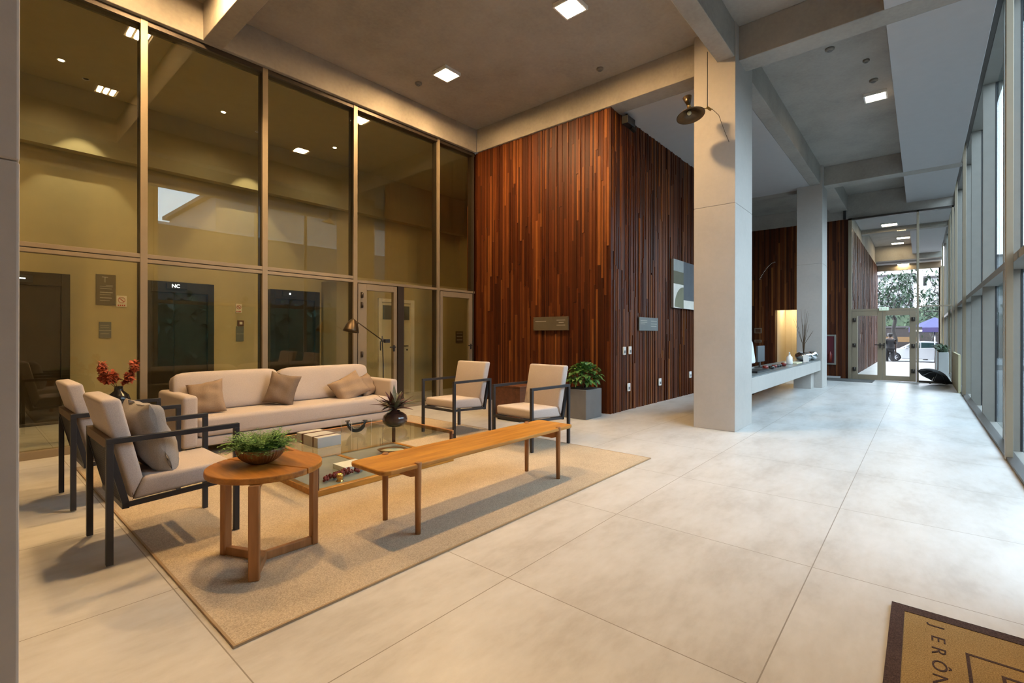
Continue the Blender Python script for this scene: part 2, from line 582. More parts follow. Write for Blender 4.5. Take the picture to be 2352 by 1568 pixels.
# ------------------------------------------------------------ wood walls (strips with relief)
def strips(m, axis, a0, a1, face, out, z0, z1, wmin=0.020, wmax=0.052, seed=1):
    """axis 'y': strips laid along y on plane x=face; out = -1/+1 relief direction"""
    rng = random.Random(seed)
    tones = []
    lay = m.bm.faces.layers.float.new('tone') if 'tone' not in m.bm.faces.layers.float else m.bm.faces.layers.float['tone']
    a = a0
    while a < a1 - 1e-4:
        w = min(rng.uniform(wmin, wmax), a1 - a)
        z = z0
        while z < z1 - 1e-4:
            h = rng.uniform(0.7, 2.6)
            if z + h > z1 - 0.3: h = z1 - z
            d = rng.choice((0.012, 0.015, 0.020, 0.024, 0.030))
            t = rng.random() ** 1.5 * 0.72
            lo, hi = sorted((face, face + out * d))
            if axis == 'y': fs = m.box(lo, hi, a, a + w - 0.0015, z, z + h - 0.001)
            else: fs = m.box(a, a + w - 0.0015, lo, hi, z, z + h - 0.001)
            for f in fs: f[lay] = t
            z += h
        a += w


def wood_wall(name, pieces, backing, label, loc):
    m = MB()
    m.bm.faces.layers.float.new('tone')
    for p in backing: m.box(*p)
    for i, p in enumerate(pieces): strips(m, *p, seed=len(name) * 31 + i)
    o = m.build(name, M['plank'], loc=loc, recalc=True)
    # face tone -> attribute readable by the shader
    me = o.data
    if 'tone' in me.attributes:
        vals = [d.value for d in me.attributes['tone'].data]
        me.attributes.remove(me.attributes['tone'])
        at = me.attributes.new('tone', 'FLOAT', 'FACE')
        at.data.foreach_set('value', vals)
    return struct(o, label)

wood_wall('wall_wood', [('y', 3.57, 6.45, WX + 0.04, -1, 0.0, ZB), ('x', WX + 0.04, 13.0, 3.60, -1, 0.0, ZB), ('y', 6.52, 6.68, WX + 0.04, -1, 0, ZB)],
          [(WX + 0.04, 13.0, 3.60, 6.45, 0, ZB), (WX + 0.04, 7.0, 6.45, 6.68, 0, ZB)],
          'dark red-brown wood strip wall between lounge and reception', (9.5, 5, 0))
wood_wall('wall_reception', [('y', 1.55, 2.72, 16.12, -1, 0.0, 4.42), ('y', 3.36, 6.45, 16.12, -1, 0.0, 4.42), ('y', 2.72, 3.36, 16.12, -1, 1.96, 4.42)],
          [(16.12, 16.4, 1.55, 2.72, 0, 4.42), (16.12, 16.4, 3.36, 6.45, 0, 4.42), (16.12, 16.4, 2.72, 3.36, 1.96, 4.42)],
          'red-brown wood strip wall behind the reception desk', (16.2, 4, 0))
wood_wall('wall_corridor', [('x', 16.4, 27.3, 1.55, -1, 0.0, 4.30)], [(16.4, 27.3, 1.55, 1.75, 0, 4.30)],
          'brown wood strip wall of the corridor beyond the partition', (21, 1.6, 0))
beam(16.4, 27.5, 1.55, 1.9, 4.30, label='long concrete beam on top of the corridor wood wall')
sbox('wall_reception_side', M['beige_wall'], 13.0, 16.12, 6.45, 6.6, 0, 4.9, 'wall closing the reception area')
sbox('wall_alcove', M['door_white'], 17.6, 17.7, 2.2, 4.2, 0, 2.3, 'pale back wall of the service alcove')
sbox('wall_alcove_side', M['door_white'], 16.4, 17.6, 3.36, 3.46, 0, 2.3, 'pale left side of the service alcove')
sbox('wall_alcove_right', M['door_white'], 16.4, 17.6, 2.62, 2.72, 0, 2.3, 'pale right side of the service alcove')
sbox('ceiling_alcove', M['door_white'], 16.4, 17.7, 2.6, 3.46, 2.3, 2.36, 'pale ceiling of the service alcove')

# lift lobby
sbox('wall_lobby', M['beige_wall'], -3, 8.5, 9.1, 9.4, 0, 4.63, 'beige wall with the lift doors behind the glass')
sbox('wall_lobby_header', M['beige_wall'], -3, 8.5, 8.93, 9.1, 3.75, 4.63, 'beige bulkhead above the lift wall')
sbox('wall_lobby_jog', M['beige_wall'], 4.75, 8.5, 8.05, 9.1, 0, 2.25, 'projecting beige wall with the white door')
sbox('wall_lobby_end', M['beige_wall'], 8.5, 8.7, 6.68, 9.4, 0, 4.7, 'beige end wall of the lift lobby')


# ------------------------------------------------------------ lobby glazing (window_1) and its doors
g1 = sthing('window_1', 'tall bronze framed glass wall between lounge and lift lobby', (1.7, GY, 0))
def vbar(par, x0, x1, z0, z1, y0=GY - 0.06, y1=GY + 0.06, name='mullion', mat='bronze'):
    m = MB(); m.box(x0, x1, y0, y1, z0, z1)
    return m.build(name, M[mat], parent=par, bevel=0.003)
MX = [(1.29, 1.38), (2.56, 2.65), (3.86, 3.95), (5.49, 5.57), (6.375, 6.42)]
for i, (a, b_) in enumerate(MX + [(-0.10, -0.02), (-1.5, -1.42)]):
    o = vbar(g1, a + 0.012, b_ - 0.012, 0.0, ZB, GY - 0.045, GY - 0.012, mat='dark_bronze' if a > 6 else 'bronze')
    m = MB(); m.box(a + 0.012, b_ - 0.012, GY - 0.012, GY + 0.10, 0, ZB); m.build('mullion_back', M['dark_bronze'], parent=g1)  # same mullion in darker bronze: shade of the unlit side put into the colour
m = MB(); m.box(-3, 6.43, GY - 0.04, GY + 0.09, ZB - 0.06, ZB); m.build('top_rail', M['dark_bronze'], parent=g1)
m = MB(); m.box(-3, 6.43, GY - 0.04, GY + 0.05, 1.985, 2.025); m.box(-3, 3.9, GY - 0.04, GY + 0.05, 2.035, 2.08); m.build('transom', M['bronze'], parent=g1, bevel=0.002)
m = MB(); m.box(-3, 3.9, GY - 0.06, GY + 0.05, 0.0, 0.075); m.box(4.78, 5.5, GY - 0.05, GY + 0.05, 0, 0.06); m.build('bottom_rail', M['bronze'], parent=g1, bevel=0.002)
xs = [-3, -1.45, -0.05, 1.335, 2.605, 3.905, 5.53, 6.40]
for a, b_ in zip(xs, xs[1:]):
    m = MB(); m.box(a + 0.03, b_ - 0.03, GY - 0.005, GY + 0.005, 2.07, ZB - 0.05); m.build('glass_pane', M['glass'], parent=g1)
for a, b_ in list(zip(xs, xs[1:]))[:5]:
    m = MB(); m.box(a + 0.03, b_ - 0.03, GY - 0.005, GY + 0.005, 0.06, 2.0); m.build('glass_pane', M['glass'], parent=g1)
m = MB(); m.box(4.80, 5.49, GY - 0.005, GY + 0.005, 0.05, 1.99); m.build('glass_pane', M['glass'], parent=g1)

def glass_door(n, x0, x1, stile_l, stile_r, label, hx, y=GY, hinges=None):
    d = sthing('door_%d' % n, label, ((x0 + x1) / 2, y, 0))
    m = MB()
    m.box(x0, x0 + stile_l, y - 0.035, y + 0.035, 0.01, 1.975)
    m.box(x1 - stile_r, x1, y - 0.035, y + 0.035, 0.01, 1.975)
    m.box(x0 + stile_l, x1 - stile_r, y - 0.035, y + 0.035, 1.88, 1.975)
    m.box(x0 + stile_l, x1 - stile_r, y - 0.035, y + 0.035, 0.01, 0.12)
    m.build('door_frame', M['bronze'], parent=d, bevel=0.003)
    m = MB(); m.box(x0 + stile_l - 0.01, x1 - stile_r + 0.01, y - 0.004, y + 0.004, 0.11, 1.89); m.build('glass_pane', M['glass'], parent=d)
    m = MB()
    for s_ in (-1,):
        m.box(hx - 0.015, hx + 0.015, y + s_ * 0.035 - 0.008, y + s_ * 0.035 + 0.002, 0.93, 1.03)
        m.tube([(hx, y + s_ * 0.035, 1.0), (hx, y + s_ * 0.085, 1.0), (hx - 0.11, y + s_ * 0.09, 1.0)], 0.009)
    m.build('door_handle', M['black_metal'], parent=d)
    for hz in (hinges or []):
        m = MB(); m.tube([(x0 + 0.06, y - 0.05, hz - 0.04), (x0 + 0.06, y - 0.05, hz + 0.04)], 0.018); m.box(x0 + 0.045, x0 + 0.075, y - 0.045, y - 0.034, hz - 0.045, hz + 0.045)
        m.build('hinge', M['dark_bronze'], parent=d)
    return d
glass_door(1, 3.955, 4.66, 0.15, 0.06, 'bronze framed glass door left of the mullion near the sofa end', 4.60, hinges=[0.9, 1.65, 1.8])
glass_door(2, 5.58, 6.375, 0.06, 0.08, 'bronze framed glass door beside the wood wall', 6.33)
vbar(g1, 4.665, 4.78, 0, 1.985, name='door_post', mat='dark_bronze')

# street glazing (window_2)
g2 = sthing('window_2', 'tall street side glass wall along the right of the hall', (6, -0.63, 0))
for a in (3.0, 6.58, 13.02, 16.02, 19.75, 26.35):
    m = MB(); m.box(a, a + 0.08, -0.665, -0.612, -0.02, 5.04); m.build('mullion', M['bronze'], parent=g2, bevel=0.004)
m = MB(); m.box(3.1, EX, -0.70, -0.62, -0.02, 0.035); m.build('bottom_rail', M['dark_bronze'], parent=g2)
m = MB(); m.box(3.1, EX, -0.70, -0.62, ZC - 0.07, ZC - 0.01); m.build('top_rail', M['dark_bronze'], parent=g2)
gx = [3.0, 6.63, 9.9, 13.07, 16.07, 19.8, 23, 26.4]
for a, b_ in zip(gx, gx[1:]):
    m = MB(); m.box(a + 0.01, b_ - 0.01, -0.862, -0.852, -0.09, ZC - 0.08); m.build('glass_pane', M['glass_r'], parent=g2)
# outside ledges and fins, each fin its own piece
o = sbox('trim_ledge', M['fin'], 3.0, EX, -0.90, -0.70, 1.94, 2.02, 'grey ledge outside the street glazing at transom height')
o = sbox('trim_sill', M['fin'], 3.0, EX, -0.90, -0.70, -0.22, -0.09, 'grey sill outside the street glazing at floor level')
o = sbox('trim_head', M['fin'], 3.0, EX, -0.90, -0.70, ZC - 0.08, ZC, 'grey head trim outside the street glazing')
fins = []
for k, x in enumerate([5.3, 7.72, 10.15, 12.35, 14.65, 17.0, 19.4, 21.8, 24.2, 26.6]):
    m = MB()
    m.box(x, x + 0.05, -0.85, -0.70, -0.09, 1.94)
    m.box(x, x + 0.05, -0.85, -0.70, 2.02, ZC - 0.08)
    fo = struct(m.build('facade_fin', M['fin'], loc=(x, -0.77, -0.09), bevel=0.003), 'grey vertical fin of the street glazing')
    m = MB(); m.box(x - 0.004, x + 0.06, -0.852, -0.835, -0.09, 1.94); m.box(x - 0.004, x + 0.06, -0.852, -0.835, 2.02, ZC - 0.08)
    m.build('gasket', M['black'], parent=fo)

sbox('wall_right', M['concrete'], -3, 3.0, -0.90, -0.66, 0, ZC, 'plain wall right of the camera beside the door mat')
# low tan parapet at the far end of the glazing
sbox('wall_parapet', M['beige_wall'], 13.6, 16.0, -0.615, -0.575, 0, 0.80, 'low tan parapet wall next to the black umbrella', bevel=0.004)

# ------------------------------------------------------------ glass partition at the corridor mouth (window_3, door_3, door_4)
g3 = sthing('window_3', 'bronze framed glass partition at the start of the corridor', (16.1, 0.5, 0))
PX0, PX1 = 16.03, 16.13
m = MB()
m.box(PX0, PX1, 1.46, 1.545, 0, 4.42); m.build('mullion', M['bronze'], parent=g3, bevel=0.003)
m = MB(); m.box(PX0, PX1, 0.055, 0.105, 0, 4.42); m.build('mullion', M['bronze'], parent=g3, bevel=0.003)
m = MB(); m.box(PX0, PX1, -0.60, -0.56, 0, 4.42); m.build('mullion', M['bronze'], parent=g3, bevel=0.003)
m = MB(); m.box(PX0, PX1, -0.60, 1.545, 4.37, 4.42); m.build('top_rail', M['dark_bronze'], parent=g3)
m = MB(); m.box(PX0, PX1, -0.56, 0.055, 1.935, 1.965); m.box(PX0, PX1, 0.105, 1.46, 1.86, 1.915); m.build('transom', M['bronze'], parent=g3, bevel=0.002)
m = MB(); m.box(PX0 - 0.02, PX1, -0.60, 0.055, 0, 0.05); m.build('bottom_rail', M['dark_bronze'], parent=g3)
for y0, y1, z0, z1 in ((0.105, 1.46, 1.915, 4.37), (-0.56, 0.055, 1.965, 4.37), (-0.56, 0.055, 0.05, 1.935)):
    m = MB(); m.box(16.075, 16.085, y0, y1, z0, z1); m.build('glass_pane', M['glass_clear'], parent=g3)

def pdoor(n, y0, y1, sl, sr, label, hy, hing):
    d = sthing('door_%d' % n, label, (16.08, (y0 + y1) / 2, 0))
    m = MB()
    m.box(16.03, 16.13, y0, y0 + sr, 0.01, 1.855); m.box(16.03, 16.13, y1 - sl, y1, 0.01, 1.855)
    m.box(16.03, 16.13, y0 + sr, y1 - sl, 1.73, 1.855); m.box(16.03, 16.13, y0 + sr, y1 - sl, 0.01, 0.14)
    m.build('door_frame', M['bronze'], parent=d, bevel=0.004)
    m = MB(); m.box(16.075, 16.085, y0 + sr - 0.01, y1 - sl + 0.01, 0.13, 1.74); m.build('glass_pane', M['glass_clear'], parent=d)
    m = MB(); m.bar((15.99, hy, 0.86), (15.99, hy, 1.0), 0.03); m.tube([(16.03, hy, 0.95), (15.98, hy, 0.95), (15.97, hy + 0.12, 0.95)], 0.012)
    m.build('door_handle', M['dark_bronze'], parent=d)
    for z in (0.28, 0.93, 1.62):
        m = MB(); m.tube([(16.01, hing, z - 0.05), (16.01, hing, z + 0.05)], 0.022); m.box(16.0, 16.035, hing - 0.04, hing + 0.04, z - 0.05, z + 0.05)
        m.build('hinge', M['dark_bronze'], parent=d)
pdoor(3, 0.80, 1.455, 0.13, 0.10, 'left bronze framed leaf of the partition doors', 0.84, 1.40)
pdoor(4, 0.11, 0.795, 0.07, 0.13, 'right bronze framed leaf of the partition doors', 0.755, 0.17)
# pole above the wood wall corner
m = MB(); m.box(16.02, 16.10, 1.60, 1.66, 4.42, 5.08)
struct(m.build('trim_post', M['black'], loc=(16.06, 1.63, 4.42)), 'short black post above the corner of the reception wood wall')
# far opening frame of the corridor
sbox('wall_corridor_head', M['bronze'], EX - 0.2, EX, -0.62, 1.75, 4.10, ZC, 'header above the corridor exit')
sbox('wall_corridor_pier', M['beige_wall'], 26.8, EX, -0.95, -0.60, 0, 4.10, 'beige pier at the right of the corridor exit', bevel=0.005)
m = MB(); m.box(27.2, 27.3, -0.60, -0.54, 0, 4.1)
struct(m.build('trim_exit_post', M['black'], loc=(27.25, -0.57, 0)), 'thin black post at the corridor exit')
sbox('baseboard_reception', M['white'], 16.06, 16.08, 1.72, 2.72, 0.0, 0.06, 'pale skirting of the reception wood wall')

# exit sign over the doors
e = thing('exit_sign', 'small green and yellow exit sign above the glass partition doors', 'sign', (15.99, 0.76, 1.90))
m = MB(); m.box(15.985, 16.0, 0.66, 0.86, 1.86, 1.95); m.build('sign_panel', M['exit_green'], parent=e)
m = MB(); m.box(15.98, 15.985, 0.70, 0.715, 1.885, 1.93); m.box(15.98, 15.985, 0.73, 0.78, 1.90, 1.915); m.box(15.98, 15.985, 0.80, 0.83, 1.88, 1.935)
m.build('pictogram', M['sign_white'], parent=e)

# ------------------------------------------------------------ lifts
def lift(n, x0, x1, seam, label, disp, digits, only_right=False):
    d = sthing('door_%d' % n, label, ((x0 + x1) / 2, 9.05, 0))
    m = MB()
    m.box(x0, x0 + 0.09, 8.99, 9.12, 0, 2.03); m.box(x1 - 0.09, x1, 8.99, 9.12, 0, 2.03); m.box(x0 + 0.09, x1 - 0.09, 8.99, 9.12, 1.86, 2.03)
    m.build('door_frame', M['steel_dark'], parent=d, bevel=0.004)
    for a, b_ in ((x0 + 0.09, seam - 0.004), (seam + 0.004, x1 - 0.09)):
        m = MB(); m.box(a, b_, 9.05, 9.09, 0.0, 1.86); m.build('door_panel', M['steel_dark'], parent=d)
    m = MB(); m.box(x0, x1, 8.75, 8.99, 0.001, 0.006); m.build('threshold', M['dark_bronze'], parent=d)
    return d
lift(5, 0.05, 1.03, 0.50, 'left lift door behind the glass, with a ribbed threshold', None, None)
lift(6, 1.86, 2.81, 2.26, 'middle lift door behind the glass', None, None)
lift(7, 3.72, 4.66, 4.08, 'right lift door behind the glass', None, None)

def text_mesh(name, body, size, mat, parent, mtx, extr=0.002, spacing=1.0):
    cu = bpy.data.curves.new(name, 'FONT')
    cu.body = body; cu.size = size; cu.extrude = extr
    cu.align_x = 'CENTER'; cu.align_y = 'CENTER'; cu.space_character = spacing
    tmp = bpy.data.objects.new('tmp', cu)
    COL.objects.link(tmp)
    dg = bpy.context.evaluated_depsgraph_get(); dg.update()
    me = bpy.data.meshes.new_from_object(tmp.evaluated_get(dg))
    bpy.data.objects.remove(tmp); bpy.data.curves.remove(cu)
    off = Vector((0, 0, 0)); p = parent
    while p is not None: off += p.location; p = p.parent
    me.transform(Matrix.Translation(-off) @ mtx)
    me.materials.clear(); me.materials.append(mat)
    o = bpy.data.objects.new(name, me); COL.objects.link(o); o.parent = parent
    return o

def face_mtx(p, facing):
    """text plane at p; facing '-y' (read from the camera side) or '-x' """
    if facing == '-y': rot = Matrix.Rotation(R(90), 4, 'X')
    else: rot = Matrix.Rotation(R(-90), 4, 'Z') @ Matrix.Rotation(R(90), 4, 'X')
    return Matrix.Translation(p) @ rot

def display(x0, x1, z0, z1, txt, label):
    t = thing('lift_display', label, 'display', ((x0 + x1) / 2, 8.98, z0), group='floor displays above the lifts')
    m = MB(); m.box(x0, x1, 8.955, 8.988, z0, z1); m.build('housing', M['black'], parent=t, bevel=0.002)
    if txt == 'dot':
        m = MB(); m.box((x0 + x1) / 2 - 0.015, (x0 + x1) / 2 + 0.015, 8.950, 8.955, (z0 + z1) / 2 - 0.01, (z0 + z1) / 2 + 0.02); m.build('digits', M['led'], parent=t)
    elif txt == 'dash':
        m = MB(); m.box((x0 + x1) / 2 - 0.05, (x0 + x1) / 2 + 0.06, 8.950, 8.955, (z0 + z1) / 2 - 0.006, (z0 + z1) / 2 + 0.008); m.build('digits', M['led'], parent=t)
    else:
        text_mesh('digits', txt, 0.075, M['led'], t, face_mtx(((x0 + x1) / 2 - 0.02, 8.950, (z0 + z1) / 2), '-y'))
display(2.14, 2.42, 1.915, 2.005, 'NC', 'black display reading NC above the middle lift')
display(3.93, 4.19, 1.91, 2.0, 'dot', 'black display with a single lit dot above the right lift')
display(0.40, 0.66, 1.885, 1.98, 'dash', 'black display with a lit dash above the left lift')

def plate(name, label, cat, x0, x1, z0, z1, mat, y=9.1, lines=(), lmat='engrave', pname='plate', group=None):
    t = thing(name, label, cat, ((x0 + x1) / 2, y - 0.01, z0), group=group)
    m = MB(); m.box(x0, x1, y - 0.016, y, z0, z1); m.build(pname, M[mat], parent=t, bevel=0.0015)
    if lines:
        m = MB()
        for a, b_, c, d in lines:
            m.box(x0 + (x1 - x0) * a, x0 + (x1 - x0) * b_, y - 0.0175, y - 0.016, z0 + (z1 - z0) * c, z0 + (z1 - z0) * d)
        m.build('lettering', M[lmat], parent=t)
    return t
plate('floor_plaque', 'tall dark plaque with a T and fine lines beside the left lift', 'sign', 1.315, 1.54, 1.63, 2.075, 'plaque', lines=[
    (0.3, 0.6, 0.905, 0.92), (0.44, 0.47, 0.74, 0.905), (0.2, 0.85, 0.60, 0.61), (0.5, 0.85, 0.64, 0.65), (0.2, 0.8, 0.53, 0.54), (0.2, 0.85, 0.40, 0.42), (0.2, 0.75, 0.33, 0.34), (0.2, 0.8, 0.22, 0.24), (0.2, 0.7, 0.14, 0.15)])
plate('lift_notice', 'square two part grey notice beside the left lift', 'sign', 1.352, 1.49, 1.145, 1.38, 'plaque_grey', lines=[(0.0, 1.0, 0.46, 0.48), (0.1, 0.8, 0.78, 0.80), (0.1, 0.8, 0.65, 0.67), (0.1, 0.8, 0.25, 0.27)])
def nosmoke(x0, x1, z0, z1, label):
    t = thing('no_smoking_sign', label, 'sign', ((x0 + x1) / 2, 9.09, z0), group='no smoking signs in the lift lobby')
    m = MB(); m.box(x0, x1, 9.086, 9.1, z0, z1); m.build('plate', M['sign_white'], parent=t)
    cx, cz, r = (x0 + x1) / 2, z0 + (z1 - z0) * 0.62, (x1 - x0) * 0.34
    m = MB()
    n = 20
    for k in range(n):
        a, b_ = 2 * PI * k / n, 2 * PI * (k + 1) / n
        m.bar((cx + r * math.cos(a), 9.084, cz + r * math.sin(a)), (cx + r * math.cos(b_), 9.084, cz + r * math.sin(b_)), 0.004, 0.009, up=(0, 1, 0))
    m.bar((cx - r * 0.7, 9.084, cz + r * 0.7), (cx + r * 0.7, 9.084, cz - r * 0.7), 0.008, 0.004, up=(0, 1, 0))
    for k in range(4):
        m.box(x0 + (x1 - x0) * (0.12 + 0.2 * k), x0 + (x1 - x0) * (0.24 + 0.2 * k), 9.083, 9.086, z0 + 0.012, z0 + 0.03)
    m.build('pictogram', M['red'], parent=t)
nosmoke(1.55, 1.67, 1.61, 1.775, 'white and red no smoking sign beside the tall dark plaque')
nosmoke(3.175, 3.275, 1.58, 1.735, 'white and red no smoking sign above the lift call panel')
t = thing('call_panel', 'grey lift call panel with a small lit square between middle and right lift', 'panel', (3.25, 9.09, 1.08))
m = MB(); m.box(3.185, 3.305, 9.085, 9.1, 1.08, 1.34); m.build('plate', M['plaque_grey'], parent=t, bevel=0.002)
m = MB(); m.box(3.205, 3.305, 9.08, 9.1, 1.345, 1.445); m.build('reader', M['walnut'], parent=t, bevel=0.002)
m = MB(); m.box(3.235, 3.28, 9.077, 9.081, 1.375, 1.42); m.build('lit_square', M['sign_white'], parent=t)
m = MB(); m.box(3.19, 3.30, 9.082, 9.086, 1.205, 1.212); m.build('seam', M['engrave'], parent=t)

# white service door in the lobby
d8 = sthing('door_8', 'white framed service door with a grey panel, seen through the glass door', (5.78, 8.03, 0))
m = MB(); m.box(5.35, 5.42, 8.01, 8.06, 0, 1.91); m.box(6.12, 6.21, 8.01, 8.06, 0, 1.91); m.box(5.42, 6.12, 8.01, 8.06, 1.84, 1.91); m.build('door_frame', M['sign_white'], parent=d8, bevel=0.003)
m = MB(); m.box(5.42, 6.12, 8.03, 8.05, 0.005, 1.84); m.build('door_leaf', M['door_white'], parent=d8)
m = MB(); m.box(5.45, 6.09, 8.022, 8.03, 1.50, 1.78); m.build('vent_panel', M['plaque_grey'], parent=d8)
m = MB(); m.tube([(6.03, 8.03, 0.97), (6.03, 7.985, 0.97), (5.93, 7.98, 0.97)], 0.011); m.ball((6.03, 8.02, 0.89), 0.018); m.build('door_handle', M['black_metal'], parent=d8)
plate('wall_socket', 'white double wall socket in the lobby seen past the sofa end', 'socket', 5.02, 5.10, 0.33, 0.46, 'white_plastic', y=8.05, lines=[(0.2, 0.8, 0.25, 0.3), (0.2, 0.8, 0.65, 0.7)], lmat='plaque_grey')
plate('lobby_notice', 'small striped dark notice on the far lobby wall seen through the right glass door', 'sign', 7.4, 7.62, 1.02, 1.28, 'plaque', y=8.05, lines=[(0.1, 0.9, 0.2, 0.28), (0.1, 0.9, 0.5, 0.58), (0.1, 0.9, 0.8, 0.86)])

# ------------------------------------------------------------ signs, sockets, pictures on the wood wall
def wplate_x(name, label, cat, y0, y1, z0, z1, mat, x=WX, lines=(), lmat='engrave', group=None):
    t = thing(name, label, cat, (x - 0.01, (y0 + y1) / 2, z0), group=group)
    m = MB(); m.box(x - 0.02, x + 0.002, y0, y1, z0, z1); m.build('plate', M[mat], parent=t, bevel=0.0015)
    if lines:
        m = MB()
        for a, b_, c, d in lines:   # a from the viewer's left (high y)
            m.box(x - 0.0215, x - 0.02, y1 - (y1 - y0) * b_, y1 - (y1 - y0) * a, z0 + (z1 - z0) * c, z0 + (z1 - z0) * d)
        m.build('lettering', M[lmat], parent=t)
        for yy in (y0 + 0.02, y1 - 0.02):
            for zz in (z0 + 0.02, z1 - 0.02):
                m = MB(); m.tube([(x - 0.02, yy, zz), (x - 0.026, yy, zz)], 0.006); m.build('screw', M['chrome'], parent=t)
    return t
wplate_x('direction_plaque', 'wide bronze plaque with faint text on the lit face of the wood wall', 'sign', 4.315, 5.025, 1.275, 1.50, 'plaque', lines=[
    (0.06, 0.38, 0.66, 0.70), (0.68, 0.92, 0.72, 0.76), (0.74, 0.88, 0.55, 0.59), (0.68, 0.92, 0.36, 0.40)])
SY = 3.57
plate('direction_plaque', 'narrow grey plaque with faint text on the shaded side of the wood wall', 'sign', 7.38, 8.12, 1.275, 1.50, 'plaque_grey', y=SY, lines=[
    (0.06, 0.40, 0.72, 0.76), (0.06, 0.40, 0.6, 0.63), (0.06, 0.3, 0.48, 0.51), (0.6, 0.92, 0.72, 0.76), (0.6, 0.92, 0.5, 0.54), (0.6, 0.9, 0.32, 0.36)])
def wplate(label, xc, zc, w=0.085, h=0.125, name='light_switch', cat='switch', holes=True, group=None):
    t = thing(name, label, cat, (xc, SY - 0.01, zc - h / 2), group=group)
    m = MB(); m.box(xc - w / 2, xc + w / 2, SY - 0.018, SY + 0.002, zc - h / 2, zc + h / 2); m.build('cover', M['white_plastic'], parent=t, bevel=0.004)
    m = MB(); m.box(xc - w * 0.22, xc + w * 0.22, SY - 0.022, SY - 0.018, zc - h * 0.3, zc + h * 0.05); m.build('rocker' if name == 'light_switch' else 'outlet', M['plaque_grey'], parent=t)
wplate('left white switch of the pair on the wood wall', 6.87, 0.95)
wplate('right white switch of the pair on the wood wall', 7.06, 0.955)
wplate('white socket low on the wood wall, nearest its corner', 7.02, 0.365, name='wall_socket', cat='socket')
wplate('white socket low on the wood wall below the grey plaque', 8.22, 0.36, name='wall_socket', cat='socket', w=0.10)
wplate('white socket low on the wood wall beside the concrete column', 9.70, 0.40, name='wall_socket', cat='socket', w=0.10)

# picture
p = thing('framed_picture', 'abstract picture of grey, olive and white blocks with a quarter circle', 'picture', (9.3, SY - 0.03, 1.72))
x0, x1, z0, z1 = 8.73, 10.3, 1.715, 2.63
m = MB(); m.box(x0, x1, SY - 0.05, SY - 0.0, z0, z1); m.build('canvas', plain('picture_ground', (0.10, 0.105, 0.115), 0.7), parent=p, bevel=0.003)
def patch(a, b_, c, d, mt, nm):
    m = MB(); m.box(a, b_, SY - 0.052, SY - 0.05, c, d); m.build(nm, mt, parent=p)
patch(8.73, 9.22, 2.41, 2.63, plain('picture_grey', (0.33, 0.34, 0.32), 0.7), 'grey_block')
patch(8.73, 9.22, 2.17, 2.41, plain('picture_olive', (0.13, 0.12, 0.075), 0.7), 'olive_block')
patch(8.73, 9.22, 1.715, 2.17, M['sign_white'], 'white_block')
patch(9.22, 10.3, 1.715, 1.88, M['sign_white'], 'white_block')
m = MB()
pts = [(9.22, 1.715)] + [(9.22 - 0.44 * math.cos(R(a)), 1.735 + 0.39 * math.sin(R(a))) for a in range(0, 91, 6)]
m.prism(pts, 'y', SY - 0.054, SY - 0.052); m.build('quarter_circle', plain('picture_olive_light', (0.20, 0.19, 0.12), 0.7), parent=p)

# security camera box on the wood wall corner
t = thing('speaker_box', 'small black box fixed at the top corner of the wood wall', 'device', (6.80, 3.50, 4.48))
m = MB(); m.box(6.70, 6.95, 3.42, 3.53, 4.46, 4.58); m.build('body', M['black'], parent=t, bevel=0.01)
m = MB(); m.bar((6.82, 3.50, 4.58), (6.82, 3.50, 4.65), 0.03); m.bar((6.90, 3.47, 4.46), (6.98, 3.44, 4.42), 0.05); m.build('bracket', M['black'], parent=t)

# fire cabinet and small frames on the reception wall
t = thing('fire_cabinet', 'dark red cabinet in a pale frame right of the far column', 'cabinet', (16.04, 1.94, 0.38))
m = MB()
m.box(16.03, 16.075, 1.82, 1.86, 0.38, 1.22); m.box(16.03, 16.075, 2.20, 2.24, 0.38, 1.22); m.box(16.03, 16.075, 1.86, 2.20, 0.38, 0.42); m.box(16.03, 16.075, 1.86, 2.20, 1.18, 1.22)
m.build('frame', M['fin'], parent=t)
m = MB(); m.box(16.05, 16.075, 1.86, 2.20, 0.42, 1.18); m.build('panel', plain('deep_red_panel', (0.09, 0.012, 0.02), 0.3), parent=t)
m = MB(); m.lathe([(0.0, 0), (0.05, 0.0), (0.05, 0.22), (0.02, 0.28), (0.02, 0.31)], (16.04, 1.96, 0.44), 12); m.build('extinguisher', M['coral'], parent=t)
for z0, z1, lab in ((1.26, 1.42, 'upper small grey frame on the reception wood wall'), (0.98, 1.06, 'lower small grey frame on the reception wood wall')):
    t = thing('small_frame', lab, 'frame', (16.06, 3.82, z0))
    m = MB(); m.box(16.055, 16.075, 3.72, 3.92, z0, z1); m.build('frame', M['bronze'], parent=t)
    m = MB(); m.box(16.05, 16.055, 3.745, 3.895, z0 + 0.02, z1 - 0.02); m.build('insert', M['walnut'], parent=t)
t = thing('bead_strand', 'curved strand of tiny silver beads against the reception wood wall', 'decoration', (16.06, 3.6, 2.9))
m = MB(); P_ = []
for k in range(30):
    u = k / 29
    P_.append((16.07, 3.36 + 0.42 * u ** 0.8, 3.40 - 0.5 * u ** 1.4))
m.tube(P_, 0.002, 5); m.build('wire', M['chrome'], parent=t)
m = MB()
for q in P_[::2]: m.ball((q[0] - 0.01, q[1], q[2]), 0.014, 1, 6)
m.build('beads', M['sign_white'], parent=t)['kind'] = 'stuff'
